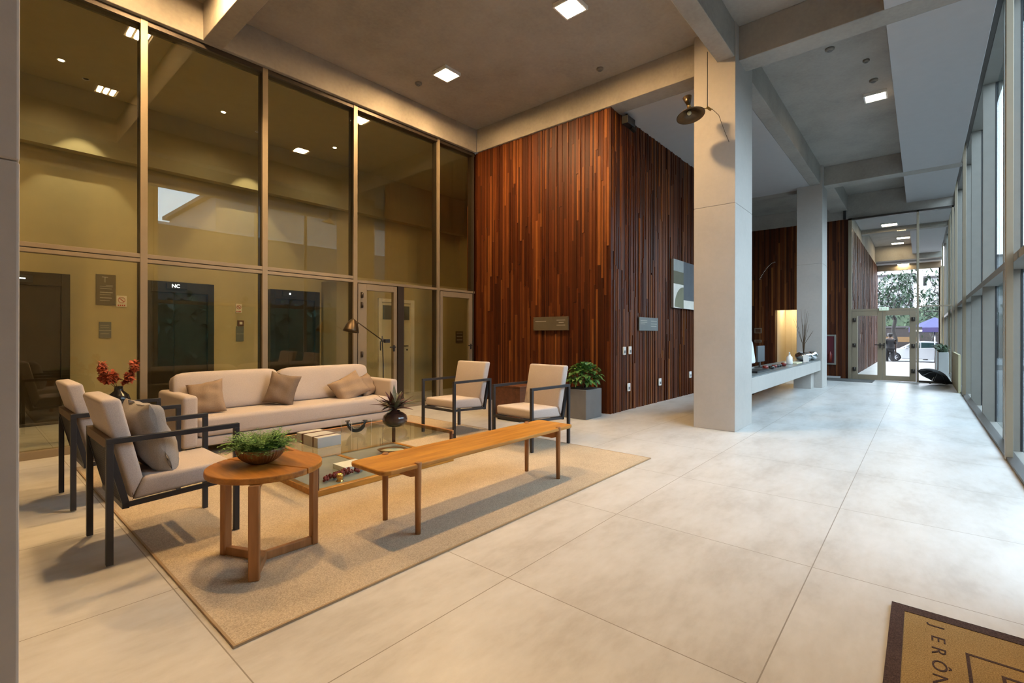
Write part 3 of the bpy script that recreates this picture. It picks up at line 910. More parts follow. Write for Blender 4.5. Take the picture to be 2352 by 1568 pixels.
# door inside the alcove
d9 = sthing('door_9', 'pale door inside the lit service alcove', (17.58, 3.0, 0))
m = MB(); m.box(17.57, 17.6, 2.78, 3.20, 0, 1.95); m.build('door_leaf', M['door_white'], parent=d9, bevel=0.004)
m = MB(); m.box(17.555, 17.6, 3.20, 3.25, 0, 2.0); m.box(17.555, 17.6, 2.73, 2.78, 0, 2.0); m.box(17.555, 17.6, 2.78, 3.20, 1.95, 2.0); m.build('door_frame', M['door_white'], parent=d9, bevel=0.003)
t = thing('alcove_lamp', 'small round ceiling lamp of the service alcove', 'lamp', (17.0, 3.05, 2.28))
m = MB(); m.disc((17.0, 3.05, 2.27), 0.09, 0.03); m.build('housing', M['white_plastic'], parent=t)
m = MB(); m.disc((17.0, 3.05, 2.262), 0.08, 0.01); m.build('diffuser', emit('alcove_glow', (1.0, 0.76, 0.42), 260), parent=t)


# ------------------------------------------------------------ ceiling lamps
def ceiling_lamp(x, y, z, label, s=0.30, glow='glow', group='square three-bar ceiling lamps'):
    t = thing('ceiling_lamp', label, 'lamp', (x, y, z), group=group)
    m = MB(); h = s / 2
    m.box(-h, h, -h, -h + 0.02, -0.045, 0); m.box(-h, h, h - 0.02, h, -0.045, 0)
    m.box(-h, -h + 0.02, -h + 0.02, h - 0.02, -0.045, 0); m.box(h - 0.02, h, -h + 0.02, h - 0.02, -0.045, 0)
    o = m.build('frame', M['white_plastic']); o.parent = t
    w = (s - 0.06) / 3
    for k in range(3):
        xc = -h + 0.03 + w * (k + 0.5)
        m = MB(); m.box(xc - w * 0.27, xc + w * 0.27, -h + 0.025, h - 0.025, -0.04, -0.012)
        o = m.build('light_bar', M[glow]); o.parent = t
    m = MB(); m.box(-h + 0.02, h - 0.02, -h + 0.02, h - 0.02, -0.008, 0); o = m.build('tray', M['black']); o.parent = t
    return t
L0 = ceiling_lamp(4.72, 5.34, ZC, 'square three bar ceiling lamp nearest the lobby glazing and wood wall')
dup(L0, (4.70, 3.14, ZC), label='square three bar ceiling lamp at the top edge of the view')
dup(L0, (1.52, 5.36, ZC), label='square three bar ceiling lamp seen mirrored in the second glass bay')
dup(L0, (1.54, 3.22, ZC), label='square three bar ceiling lamp seen mirrored in the first glass bay')
ceiling_lamp(9.66, 0.57, ZC, 'square lit ceiling lamp over the walkway beside the white panel', glow='glow_far')
F0 = ceiling_lamp(19.15, 0.78, 4.72, 'first lit ceiling lamp beyond the glass partition', 0.42, 'glow_far', 'corridor ceiling lamps')
dup(F0, (24.3, 0.56, ZC), label='second lit ceiling lamp of the corridor')
dup(F0, (25.6, 0.77, ZC), label='third lit ceiling lamp of the corridor')
dup(F0, (27.1, 0.62, 4.36), label='last lit ceiling lamp of the corridor, above its exit')

def downlight(x, y, z, label):
    t = thing('downlight', label, 'lamp', (x, y, z), group='small lobby downlights')
    m = MB(); m.lathe([(0.03, 0), (0.045, -0.004), (0.045, 0)], (0, 0, 0), 20); o = m.build('trim_ring', M['white_plastic']); o.parent = t
    m = MB(); m.disc((0, 0, -0.006), 0.028, 0.004, 16); o = m.build('lens', M['glow_small']); o.parent = t
    ld = bpy.data.lights.new('lobby_spot', 'SPOT'); ld.energy = LOBBY_W; ld.color = (1.0, 0.86, 0.58)
    ld.spot_size = R(130); ld.spot_blend = 0.6; ld.shadow_soft_size = 0.04
    lo = bpy.data.objects.new('bulb', ld); COL.objects.link(lo); lo.parent = t; lo.location = (0, 0, -0.02)
for x, lab in ((0.85, 'small square downlight in the lobby ceiling, left one'), (2.68, 'small downlight in the lobby ceiling, middle one'), (4.52, 'small downlight in the lobby ceiling, right one')):
    downlight(x, 8.18, 4.63, lab)
for x, lab in ((1.13, 'narrow wall washer over the lobby bulkhead, left one'), (3.32, 'narrow wall washer over the lobby bulkhead, right one')):
    t = thing('wall_washer', lab, 'lamp', (x, 8.535, 4.63), group='narrow lobby wall washers')
    m = MB(); m.lathe([(0.03, 0), (0.04, -0.004), (0.04, 0)], (0, 0, 0), 20); o = m.build('trim_ring', M['white_plastic']); o.parent = t
    ld = bpy.data.lights.new('washer_spot', 'SPOT'); ld.energy = 85; ld.color = (1.0, 0.85, 0.55)
    ld.spot_size = R(62); ld.spot_blend = 0.25; ld.shadow_soft_size = 0.01
    lo = bpy.data.objects.new('bulb', ld); COL.objects.link(lo); lo.parent = t; lo.location = (0, 0, -0.02)

def detector(x, y, label, r=0.055):
    t = thing('smoke_detector', label, 'detector', (x, y, ZC), group='round ceiling detectors')
    m = MB(); m.lathe([(r, 0), (r, -0.02), (r * 0.6, -0.035), (0.0001, -0.038)], (0, 0, 0), 20); o = m.build('housing', M['fin']); o.parent = t
    m = MB(); m.lathe([(r * 0.62, -0.03), (r * 0.5, -0.04), (r * 0.35, -0.041)], (0, 0, 0), 16); o = m.build('grille', M['grey_planter']); o.parent = t
detector(7.70, 0.95, 'faint round detector on the concrete ceiling nearest the column')
detector(8.35, 0.60, 'round detector on the concrete ceiling between two others', 0.04)
detector(9.07, 0.56, 'dark ringed detector right beside the walkway ceiling lamp')
detector(4.64, 5.9, 'round grey detector beside the lit ceiling lamp near the glazing', 0.05)
detector(6.1, 3.56, 'round grey detector near the cross beam over the wood wall', 0.05)

# ------------------------------------------------------------ rug and door mat
t = thing('area_rug', 'large beige woven rug under the lounge furniture', 'rug', (2.5, 3.9, 0.0))
m = MB(); m.box(0.70, 4.38, 2.0, 5.75, 0.0, 0.009); m.build('weave', M['rug'], parent=t)
m = MB(); m.box(0.69, 4.39, 1.99, 2.0, 0.0, 0.010); m.box(0.69, 0.70, 2.0, 5.75, 0.0, 0.010); m.box(4.38, 4.39, 2.0, 5.75, 0, 0.010); m.build('binding', M['rug_edge'], parent=t)

t = thing('door_mat', 'brown coir door mat with dark border and dark capital letters', 'mat', (1.9, -0.22, 0))
m = MB(); m.box(1.36, 2.66, -0.50, 0.055, 0.0, 0.014); m.build('coir_field', M['mat'], parent=t)
m = MB(); m.box(1.30, 2.72, 0.055, 0.10, 0, 0.016); m.box(1.30, 2.72, -0.545, -0.50, 0, 0.016); m.box(1.30, 1.36, -0.50, 0.055, 0, 0.016); m.box(2.66, 2.72, -0.50, 0.055, 0, 0.016); m.build('border', M['mat_dark'], parent=t)
def letter_mtx(x, y):
    # read along -x, letter tops towards -y
    return Matrix.Translation((x, y, 0.0145)) @ Matrix.Rotation(R(180), 4, 'Z') @ Matrix.Diagonal((1.6, 1, 1, 1))
for ch, x in zip('JERÔN', (2.600, 2.497, 2.405, 2.300, 2.205)):
    text_mesh('letter', ch, 0.060, M['mat_dark'], t, letter_mtx(x, -0.048), 0.001)
m = MB()
m.box(1.60, 2.46, -0.135, -0.125, 0.014, 0.0155); m.box(2.448, 2.46, -0.46, -0.135, 0.014, 0.0155); m.box(1.70, 2.375, -0.222, -0.212, 0.014, 0.0155); m.box(2.363, 2.375, -0.44, -0.222, 0.014, 0.0155)
m.build('emblem_lines', M['mat_dark'], parent=t)

# ------------------------------------------------------------ armchairs
def make_armchair(name, label, group='metal framed armchairs'):
    t = thing(name, label, 'armchair', (0, 0, 0), group=group)
    L, Wd, s = 0.315, 0.295, 0.030
    for sx in (-1, 1):
        for sy in (-1, 1):
            m = MB(); x, y = sx * (L - s / 2), sy * (Wd - s / 2)
            m.box(x - s / 2, x + s / 2, y - s / 2, y + s / 2, 0, 0.622)
            m.build('leg', M['black_metal'], parent=t, bevel=0.002)
    for sy in (-1, 1):
        m = MB(); y = sy * (Wd - s / 2)
        m.box(-L, L, y - s / 2, y + s / 2, 0.622, 0.65)
        m.build('armrest', M['black_metal'], parent=t, bevel=0.002)
    m = MB(); m.box(-L, -L + s, -Wd + s, Wd - s, 0.60, 0.65)
    m.build('back_rail', M['rust_metal'], parent=t, bevel=0.002)
    m = MB()
    for sy in (-1, 1):
        y = sy * (Wd - s - 0.008)
        m.bar((-L + 0.012, y, 0.61), (-0.225, y, 0.275), 0.016, 0.03)
        m.bar((-0.235, y, 0.285), (L - s, y, 0.310), 0.016, 0.026)
    m.box(-0.245, -0.215, -Wd + s, Wd - s, 0.268, 0.294); m.box(L - s, L, -Wd + s, Wd - s, 0.296, 0.322)
    m.build('seat_frame', M['black_metal'], parent=t)
    m = MB()
    n = 22
    for k in range(n):
        y = -Wd + s + 0.02 + (2 * Wd - 2 * s - 0.04) * k / (n - 1)
        m.bar((-L + 0.008, y, 0.605), (-0.24, y, 0.285), 0.010, 0.006)
    m.build('back_cords', M['black_metal'], parent=t)
    m = MB(); pr = [(-0.200, 0.300), (0.285, 0.328), (0.288, 0.425), (-0.150, 0.415)]
    m.prism(pr, 'y', -0.255, 0.255); m.build('seat_cushion', M['linen'], parent=t, bevel=0.022, seg=4, smooth=True)
    m = MB(); pr = [(-0.203, 0.302), (-0.153, 0.417), (-0.250, 0.855), (-0.342, 0.850), (-0.275, 0.60)]
    m.prism(pr, 'y', -0.258, 0.258); m.build('back_cushion', M['linen'], parent=t, bevel=0.022, seg=4, smooth=True)
    m = MB()
    for sy in (-1, 1):
        m.tube([(-0.20, sy * 0.2585, 0.305), (-0.156, sy * 0.2585, 0.414)], 0.0018, 5)
        m.tube([(-0.255, sy * 0.252, 0.60), (-0.195, sy * 0.252, 0.315)], 0.0018, 5)
    m.build('seam_piping', M['linen_brown'], parent=t)
    return t
A0 = make_armchair('armchair', 'charcoal metal armchair nearest the camera, holding a grey pillow')
A0.location = (0.815, 3.46, 0)
dup(A0, (0.815, 4.63, 0), 0, 'charcoal metal armchair half hidden behind the nearest armchair')
dup(A0, (4.04, 4.37, 0), PI, 'cream cushioned armchair facing left, closest to the glass door')
dup(A0, (4.11, 3.25, 0), R(176), 'cream cushioned armchair facing left at the far end of the bench')

def pillow(name, label, loc, size, rot, mat, seed, cat='pillow', group=None, wr=0.17):
    m = MB(); m.cushion((0, 0, 0), size, None, n=14, puff=0.25, pinch=0.10, wrinkle=wr, seed=seed)
    o = m.build(name, mat); o.location = loc; o.rotation_euler = rot
    return tag(o, label, cat, group)
pillow('throw_pillow', 'grey linen pillow leaning in the nearest armchair', (0.735, 3.42, 0.60), (0.43, 0.40, 0.17), (0, R(74), R(4)), M['linen_grey'], 3)

# ------------------------------------------------------------ sofa
t = thing('sofa', 'long cream linen sofa in front of the glass wall', 'sofa', (2.6, 5.66, 0))
m = MB(); m.box(1.50, 3.72, 5.29, 6.08, 0.10, 0.185); m.build('base', M['linen'], parent=t, bevel=0.015, seg=3, smooth=True)
m = MB(); m.box(1.515, 3.70, 5.275, 5.98, 0.19, 0.385); m.build('seat_cushion', M['linen'], parent=t, bevel=0.045, seg=5, smooth=True)
for x0, x1 in ((1.385, 1.515), (3.70, 3.815)):
    m = MB(); m.box(x0, x1, 5.265, 6.12, 0.10, 0.602); m.build('arm', M['linen'], parent=t, bevel=0.035, seg=5, smooth=True)
m = MB(); m.box(1.40, 3.80, 6.03, 6.14, 0.10, 0.60); m.build('back_frame', M['linen'], parent=t, bevel=0.03, seg=4, smooth=True)
for x0, x1 in ((1.44, 2.50), (2.505, 3.70)):
    m = MB(); a = R(-14)
    m.cushion(((x0 + x1) / 2, 5.86, 0.575), ((x1 - x0), 0.42, 0.22), Matrix.Rotation(R(90) + a, 3, 'X'), n=12, puff=0.10)
    m.build('back_cushion', M['linen'], parent=t)
for x in (1.46, 3.74):
    for y in (5.33, 6.05):
        m = MB(); m.box(x - 0.03, x + 0.03, y - 0.03, y + 0.03, 0, 0.10); m.build('leg', M['black'], parent=t)
pillow('throw_pillow', 'tan crumpled pillow at the left end of the sofa', (1.68, 5.60, 0.535), (0.33, 0.36, 0.17), (R(66), R(-10), R(-24)), M['linen_tan'], 5)
pillow('throw_pillow', 'brown pillow standing on its corner in the middle of the sofa', (2.45, 5.60, 0.56), (0.33, 0.37, 0.16), (R(72), R(12), R(-38)), M['linen_brown'].copy(), 8)
bpy.data.objects['throw_pillow.002'].data.materials[0] = woven('taupe_cotton', (0.17, 0.125, 0.095), (0.26, 0.195, 0.15), 260, 0.95, 0.3)
pillow('throw_pillow', 'tan pillow lying slanted at the right end of the sofa', (3.30, 5.60, 0.505), (0.46, 0.34, 0.17), (R(58), R(-20), R(8)), M['linen_tan'], 11)
pillow('throw_pillow', 'ruffled brown pillow against the right sofa arm', (3.58, 5.66, 0.51), (0.32, 0.30, 0.14), (R(64), R(-8), R(28)), M['linen_tan'], 13, wr=0.25)

# ------------------------------------------------------------ bench
t = thing('bench', 'long low honey coloured wooden bench in front of the coffee table', 'bench', (2.48, 2.46, 0))
m = MB()
m.prism([(1.60, 2.27), (3.42, 2.27), (3.445, 2.28), (3.455, 2.30), (3.455, 2.61), (3.445, 2.63), (3.42, 2.64), (1.60, 2.64), (1.565, 2.63), (1.55, 2.60), (1.55, 2.32), (1.565, 2.285)], 'z', 0.395, 0.422)
m.build('bench_top', M['teak_x'], parent=t, bevel=0.008, seg=3)
for x in (1.80, 3.25):
    for y in (2.285, 2.62):
        m = MB(); m.lathe([(0.0165, 0), (0.019, 0.2), (0.0205, 0.405), (0.022, 0.424), (0.018, 0.430)], (x, y, 0), 16)
        m.build('leg', M['teak_z'], parent=t)
    m = MB(); m.prism([(2.29, 0.39), (2.615, 0.39), (2.615, 0.345), (2.56, 0.330), (2.345, 0.330), (2.29, 0.345)], 'x', x - 0.013, x + 0.013)
    m.build('cross_rail', M['teak_y'], parent=t, bevel=0.003)

# ------------------------------------------------------------ round side table with fern bowl
t = thing('side_table', 'round honey wood side table on three joined legs', 'table', (1.075, 2.665, 0))
cx, cy, rad = 1.09, 2.69, 0.282
ax = R(22)
rot = Matrix.Rotation(ax, 3, 'Z')
for s_ in (-1, 1):
    m = MB()
    pts = []
    n = 28
    for k in range(n + 1):
        a = -PI / 2 + PI * k / n
        pts.append((rad * math.cos(a) * s_ + s_ * 0.002, rad * math.sin(a)))
    pts = [((rot @ Vector((p[0], p[1], 0))).x + cx, (rot @ Vector((p[0], p[1], 0))).y + cy) for p in pts]
    m.prism(pts, 'z', 0.462, 0.494)
    m.build('top_half', M['teak_disc'], parent=t, bevel=0.006, seg=3)
legs = [(0.940, 2.450), (0.955, 2.868), (1.330, 2.635)]
hub = (1.06, 2.64)
for lx, ly in legs:
    d = (Vector((lx, ly, 0)) - Vector((hub[0], hub[1], 0))).normalized()
    m = MB(); m.bar((lx, ly, 0), (lx, ly, 0.462), 0.05, 0.034, up=d); m.build('leg', M['teak_z'], parent=t, bevel=0.006)
    m = MB(); m.bar((hub[0], hub[1], 0.022), (lx - d.x * 0.01, ly - d.y * 0.01, 0.022), 0.032, 0.044); m.build('foot_rail', M['teak_z'], parent=t, bevel=0.004)
    m = MB(); m.bar((hub[0], hub[1], 0.445), (lx - d.x * 0.01, ly - d.y * 0.01, 0.445), 0.03, 0.034); m.build('upper_rail', M['teak_z'], parent=t, bevel=0.003)

bx, by, bz = 1.08, 2.73, 0.494
t = thing('fern_bowl', 'dark ribbed wooden bowl of green fern on the round side table', 'plant', (bx, by, bz))
m = MB()
rib = lambda a, j: 1 + (0.03 * math.sin(40 * a) if 1 <= j <= 4 else 0)
m.lathe([(0.045, 0.0), (0.060, 0.005), (0.090, 0.024), (0.108, 0.044), (0.118, 0.068), (0.121, 0.086), (0.114, 0.086), (0.104, 0.06), (0.0001, 0.050)], (bx, by, bz), 176, wob=rib)
m.build('bowl', M['bowl_wood'], parent=t)
m = MB(); m.lathe([(0.108, 0.062), (0.08, 0.075), (0.0001, 0.08)], (bx, by, bz), 24); m.build('soil', M['soil'], parent=t)
m = MB(); rng = random.Random(4)
for k in range(420):
    a = rng.uniform(0, 2 * PI); r0 = 0.095 * rng.random() ** 0.5
    b0 = Vector((bx + r0 * math.cos(a), by + r0 * math.sin(a), bz + 0.085))
    el = rng.uniform(0.38, 1.45)
    a2 = a + rng.uniform(-0.6, 0.6)
    d = Vector((math.cos(a2) * math.cos(el), math.sin(a2) * math.cos(el), math.sin(el)))
    L = rng.uniform(0.07, 0.155)
    pts = []
    for q in range(6):
        u = q / 5
        pts.append(b0 + d * L * u + Vector((0, 0, -0.06 * u * u)))
    m.tube(pts, 0.0007, 3, caps=False)
    for q in range(1, 6):
        for sg in (-1, 1):
            sd = d.cross(Vector((0, 0, 1))).normalized() * sg
            m.leaf(pts[q], sd + d * 0.5 + Vector((0, 0, rng.uniform(-0.2, 0.3))), 0.026 * (1.2 - 0.12 * q), 0.0075, 0.2, 2)
m.build('fronds', M['leaf'], parent=t, recalc=False)

# ------------------------------------------------------------ coffee table
t = thing('coffee_table', 'low square wooden coffee table with a glass top and grey lower shelf', 'table', (2.41, 3.83, 0))
X0, X1, Y0, Y1, ZT = 1.705, 3.06, 3.35, 4.30, 0.30
m = MB(); m.box(X0, X0 + 0.035, Y0, Y1, ZT - 0.035, ZT); m.box(X1 - 0.02, X1, Y0, Y1, ZT - 0.035, ZT); m.box(X0 + 0.035, X1 - 0.02, Y1 - 0.03, Y1, ZT - 0.035, ZT)
m.build('top_frame', M['teak_y'], parent=t, bevel=0.003)
m = MB(); m.box(X0 + 0.030, X1 - 0.015, Y0, Y1 - 0.025, ZT - 0.012, ZT - 0.002); m.build('glass_top', M['table_glass'], parent=t)
m = MB(); m.box(X0, X1, Y0, Y0 + 0.045, 0.009, 0.055); m.box(X0, X1, Y1 - 0.045, Y1, 0.009, 0.055); m.box(X0, X0 + 0.045, Y0 + 0.045, Y1 - 0.045, 0.009, 0.055); m.box(X1 - 0.045, X1, Y0 + 0.045, Y1 - 0.045, 0.009, 0.055); m.box(2.36, 2.40, Y0 + 0.045, Y1 - 0.045, 0.012, 0.055)
m.build('lower_frame', M['teak_x'], parent=t, bevel=0.003)
m = MB(); m.box(X0 + 0.045, X1 - 0.045, Y0 + 0.045, Y1 - 0.045, 0.035, 0.050); m.build('lower_shelf', plain('grey_green_shelf', (0.27, 0.28, 0.24), 0.18), parent=t)
for x in (X0 + 0.018, X1 - 0.014):
    for y in (Y0 + 0.018, Y1 - 0.018):
        m = MB(); m.box(x - 0.013, x + 0.013, y - 0.013, y + 0.013, 0.055, ZT - 0.012 if y < 4 else ZT - 0.035); m.build('leg', M['walnut'], parent=t)

# things on the glass top
def book(name, label, x0, x1, y0, y1, z0, h, cover, spine=None, rz=0, group=None, cat='book'):
    c = ((x0 + x1) / 2, (y0 + y1) / 2)
    t = thing(name, label, cat, (c[0], c[1], z0), R(rz), group)
    hx, hy = (x1 - x0) / 2, (y1 - y0) / 2
    m = MB(); m.box(-hx, hx, -hy, hy, h - 0.004, h); m.box(-hx, hx, -hy, hy, 0, 0.004); m.box(-hx, -hx + 0.004, -hy, hy, 0.004, h - 0.004)
    o = m.build('cover', cover, bevel=0.001); o.parent = t
    m = MB(); m.box(-hx + 0.004, hx - 0.006, -hy + 0.005, hy - 0.005, 0.004, h - 0.004); o = m.build('pages', M['paper']); o.parent = t
    return t
t = thing('storage_box', 'pale two tone box with dark bands on the glass table top', 'box', (1.985, 3.80, ZT))
m = MB(); m.box(1.86, 2.06, 3.62, 3.98, ZT - 0.002, ZT + 0.080); m.build('box_body', M['grey_cover'], parent=t, bevel=0.003)
for ya, yb in ((3.685, 3.70), (3.86, 3.885)):
    m = MB(); m.box(1.857, 2.063, ya, yb, ZT, ZT + 0.083); m.build('band', M['walnut'], parent=t)

# small glass tank with dark horned object
t = thing('glass_tank', 'small clear glass tank on the coffee table', 'tank', (2.40, 3.94, ZT))
x0, x1, y0, y1, z0, z1 = 2.30, 2.50, 3.86, 4.04, ZT, ZT + 0.12
M['tank_glass'] = glass('tank_glass', (0.98, 0.99, 0.98), 0.02)
m = MB(); m.box(x0, x1, y0, y0 + 0.004, z0, z1); m.box(x0, x1, y1 - 0.004, y1, z0, z1); m.box(x0, x0 + 0.004, y0 + 0.004, y1 - 0.004, z0, z1); m.box(x1 - 0.004, x1, y0 + 0.004, y1 - 0.004, z0, z1)
m.build('tank_wall', M['tank_glass'], parent=t)
m = MB()
for x, y in ((x0, y0), (x1, y0), (x0, y1), (x1, y1)): m.tube([(x, y, z0), (x, y, z1)], 0.0016, 5)
m.build('edge_strip', M['sign_white'], parent=t)
t = thing('horned_figure', 'black U shaped candle holder inside the glass tank', 'ornament', (2.40, 3.95, ZT))
m = MB(); q = []
for k in range(13):
    a = PI + PI * k / 12
    q.append((2.40 + 0.062 * math.cos(a), 3.95 - 0.045 * math.cos(a), ZT + 0.105 + 0.085 * math.sin(a)))
m.tube(q, [0.010, 0.012, 0.015, 0.017, 0.02, 0.022, 0.022, 0.022, 0.02, 0.017, 0.015, 0.012, 0.010], 8); m.build('body', M['black_ceramic'], parent=t)
m = MB(); m.disc((q[0][0], q[0][1], q[0][2]), 0.022, 0.006, 12); m.disc((q[-1][0], q[-1][1], q[-1][2]), 0.022, 0.006, 12); m.build('cup', M['black_ceramic'], parent=t)

# dark vase with purple plant
vx, vy = 2.81, 3.93
t = thing('bromeliad_vase', 'dark glazed squat vase with purple spiky leaves on the coffee table', 'plant', (vx, vy, ZT))
m = MB(); m.lathe([(0.05, 0.0), (0.085, 0.008), (0.115, 0.040), (0.122, 0.072), (0.110, 0.108), (0.075, 0.135), (0.05, 0.145), (0.048, 0.158), (0.040, 0.156), (0.04, 0.13), (0.0001, 0.12)], (vx, vy, ZT), 40)
m.build('vase', M['ceramic'], parent=t)
m = MB(); m2 = MB(); rng = random.Random(9)
for k in range(46):
    a = rng.uniform(0, 2 * PI); el = rng.uniform(0.15, 1.35)
    d = Vector((math.cos(a) * math.cos(el), math.sin(a) * math.cos(el), math.sin(el)))
    (m if k % 3 else m2).leaf((vx + 0.015 * math.cos(a), vy + 0.015 * math.sin(a), ZT + 0.15 + rng.uniform(0, 0.05)), d, rng.uniform(0.15, 0.26), 0.040, rng.uniform(0.0, 0.35), 6, 0.5)
m.build('purple_leaves', M['leaf_dark'], parent=t, recalc=False); m2.build('grey_leaves', M['leaf_grey'], parent=t, recalc=False)
m = MB(); m.tube([(vx, vy, ZT + 0.11), (vx, vy, ZT + 0.22)], 0.02, 8); m.build('stem', M['leaf_dark'], parent=t)

# things on the lower shelf
ZS = 0.050
t = thing('oval_bowl', 'shallow oval brown bowl with cream filling on the lower shelf', 'bowl', (2.76, 3.90, ZS), R(-40))
m = MB(); m.lathe([(0.05, 0), (0.09, 0.012), (0.125, 0.04), (0.118, 0.042), (0.08, 0.02), (0.0001, 0.016)], (0, 0, 0), 32, squash=(1.15, 0.8)); o = m.build('bowl', M['bowl_wood']); o.parent = t
m = MB(); m.lathe([(0.105, 0.028), (0.07, 0.037), (0.0001, 0.04)], (0, 0, 0), 24, squash=(1.12, 0.78)); o = m.build('filling', M['cream']); o.parent = t
book('book', 'white covered book lying on the lower shelf', 2.12, 2.34, 3.66, 3.86, ZS, 0.035, M['paper'], rz=0)
t = thing('bead_garland', 'dark red beaded garland on the lower shelf', 'garland', (1.98, 3.55, ZS))
m = MB(); rng = random.Random(2)
for k in range(70):
    u = k / 69
    x = 1.84 + 0.42 * u + 0.012 * math.sin(9 * u); y = 3.50 + 0.02 * math.sin(6 * u) + 0.11 * u
    m.ball((x + rng.uniform(-0.022, 0.022), y + rng.uniform(-0.022, 0.022), ZS + 0.014 + rng.uniform(0, 0.035)), rng.uniform(0.011, 0.016), 1, 8)
o = m.build('beads', M['coral'], parent=t); o['kind'] = 'stuff'
t = thing('candle_holder', 'small brass candle holder beside the red garland', 'candle holder', (1.96, 3.47, ZS))
m = MB(); m.lathe([(0.028, 0), (0.028, 0.006), (0.02, 0.012), (0.026, 0.03), (0.028, 0.055), (0.024, 0.058), (0.022, 0.04), (0.0001, 0.03)], (1.96, 3.46, ZS), 20); m.build('cup', M['brass'], parent=t)
m = MB(); m.disc((1.96, 3.46, ZS + 0.03), 0.018, 0.02, 14); m.build('candle', M['cream'], parent=t)

# ------------------------------------------------------------ vase of red flowers on a dark side table, behind the chairs
t = thing('corner_table', 'small round black side table holding the red flowers', 'table', (0.975, 5.62, 0))
m = MB(); m.disc((0.975, 5.62, 0.50), 0.20, 0.02, 32); m.build('table_top', M['black'], parent=t)
m = MB(); m.lathe([(0.14, 0), (0.14, 0.012), (0.02, 0.02), (0.02, 0.50)], (0.975, 5.62, 0), 24); m.build('pedestal', M['black_metal'], parent=t)
t = thing('flower_vase', 'black bulb vase holding rust red orchid stems', 'vase', (0.975, 5.62, 0.52))
m = MB(); m.lathe([(0.045, 0), (0.075, 0.02), (0.090, 0.06), (0.075, 0.11), (0.035, 0.15), (0.030, 0.185), (0.038, 0.19), (0.030, 0.19), (0.022, 0.15), (0.0001, 0.14)], (0.975, 5.62, 0.52), 32); m.build('vase', M['black_ceramic'], parent=t)
m = MB(); mf = MB(); rng = random.Random(12)
for ex, ez, nfl in ((-0.13, 0.23, 26), (0.13, 0.23, 24), (-0.05, 0.15, 18), (0.09, 0.12, 18), (-0.12, 0.11, 15)):
    b0 = Vector((0.975, 5.62, 0.68)); e0 = b0 + Vector((ex * 0.8, ex * -0.5, ez))
    pts = [b0.lerp(e0, k / 8) + Vector((ex * 0.3 * math.sin(PI * k / 8), 0, 0.03 * math.sin(PI * k / 8))) for k in range(9)]
    m.tube(pts, 0.0025, 5)
    for k in range(nfl):
        p = pts[3 + rng.randrange(6)] + Vector([rng.uniform(-0.022, 0.022) for _ in range(3)])
        for q in range(5):
            a = 2 * PI * q / 5 + rng.random()
            mf.leaf(p, (math.cos(a), math.sin(a) * 0.6 - 0.3, math.sin(a) * 0.8), 0.036, 0.032, 0.1, 3, 0.3)
m.build('stems', M['stem'], parent=t); mf.build('petals', M['petal'], parent=t, recalc=False)

# ------------------------------------------------------------ floor lamp behind the sofa
t = thing('floor_lamp', 'black swing arm floor lamp behind the right end of the sofa', 'lamp', (4.22, 6.2, 0))
m = MB(); m.lathe([(0.13, 0), (0.13, 0.02), (0.02, 0.03)], (4.22, 6.2, 0), 24); m.build('base', M['black_metal'], parent=t)
m = MB(); m.tube([(4.22, 6.2, 0.02), (4.22, 6.2, 0.75), (4.205, 6.2, 1.10), (4.20, 6.2, 1.18)], 0.008, 8); m.build('pole', M['black_metal'], parent=t)
m = MB(); m.tube([(4.24, 6.2, 1.09), (3.67, 6.12, 1.42)], 0.008, 8); m.build('arm', M['lamp_bronze'], parent=t)
m = MB(); m.ball((4.20, 6.19, 1.115), 0.028); m.box(4.24, 4.32, 6.17, 6.22, 1.075, 1.13); m.tube([(4.17, 6.2, 1.10), (4.17, 6.2, 0.96)], 0.008, 6); m.build('joint', M['black_metal'], parent=t)
sm = Matrix.Rotation(R(12), 3, 'Y')
m = MB(); m.lathe([(0.02, 0.10), (0.035, 0.09), (0.055, 0.06), (0.085, 0.01), (0.105, -0.055), (0.110, -0.08), (0.104, -0.08), (0.080, 0.0), (0.05, 0.05), (0.018, 0.085)], (3.64, 6.11, 1.32), 32, mat=sm); m.build('lamp_shade', M['lamp_bronze'], parent=t)
m = MB(); m.lathe([(0.0001, -0.045), (0.06, -0.045), (0.092, -0.06), (0.0001, -0.062)], (3.64, 6.11, 1.32), 24, mat=sm); m.build('shade_inside', M['black'], parent=t)

# ------------------------------------------------------------ pulley lamp at the column
t = thing('pulley_lamp', 'bronze double cone lamp hanging in front of the column', 'lamp', (5.80, 2.19, 3.95))
px, py, pz = 5.86, 2.17, 3.99
pm = Matrix.Rotation(R(-12), 3, 'X') @ Matrix.Rotation(R(6), 3, 'Y')
m = MB(); m.lathe([(0.022, 0.0), (0.045, -0.03), (0.160, -0.105), (0.168, -0.112), (0.160, -0.114), (0.04, -0.045), (0.015, -0.02)], (px, py, pz), 40, mat=pm); m.build('lower_cone', M['lamp_bronze'], parent=t)
m = MB(); m.lathe([(0.020, 0.035), (0.055, 0.145), (0.050, 0.145), (0.015, 0.045)], (px, py, pz), 28, mat=pm); m.build('upper_cone', M['lamp_bronze'], parent=t)
m = MB(); m.lathe([(0.022, 0.0), (0.024, 0.035)], (px, py, pz), 20, mat=pm); m.build('collar', M['brass'], parent=t)
m = MB(); m.ball((px, py, pz - 0.065), 0.026); m.build('bulb', M['cream'], parent=t)
m = MB(); m.tube([(px, py + 0.0, pz - 0.0), (5.95, 2.0, 3.96), (5.98, 1.93, 3.94)], 0.006, 6); m.bar((5.955, 1.99, 3.975), (5.975, 1.945, 3.935), 0.03, 0.02); m.build('arm', M['brass'], parent=t)
m = MB(); m.tube([(5.96, 1.985, 4.65), (5.96, 1.985, 3.97)], 0.0045, 6); m.build('suspension_cord', M['black_metal'], parent=t)
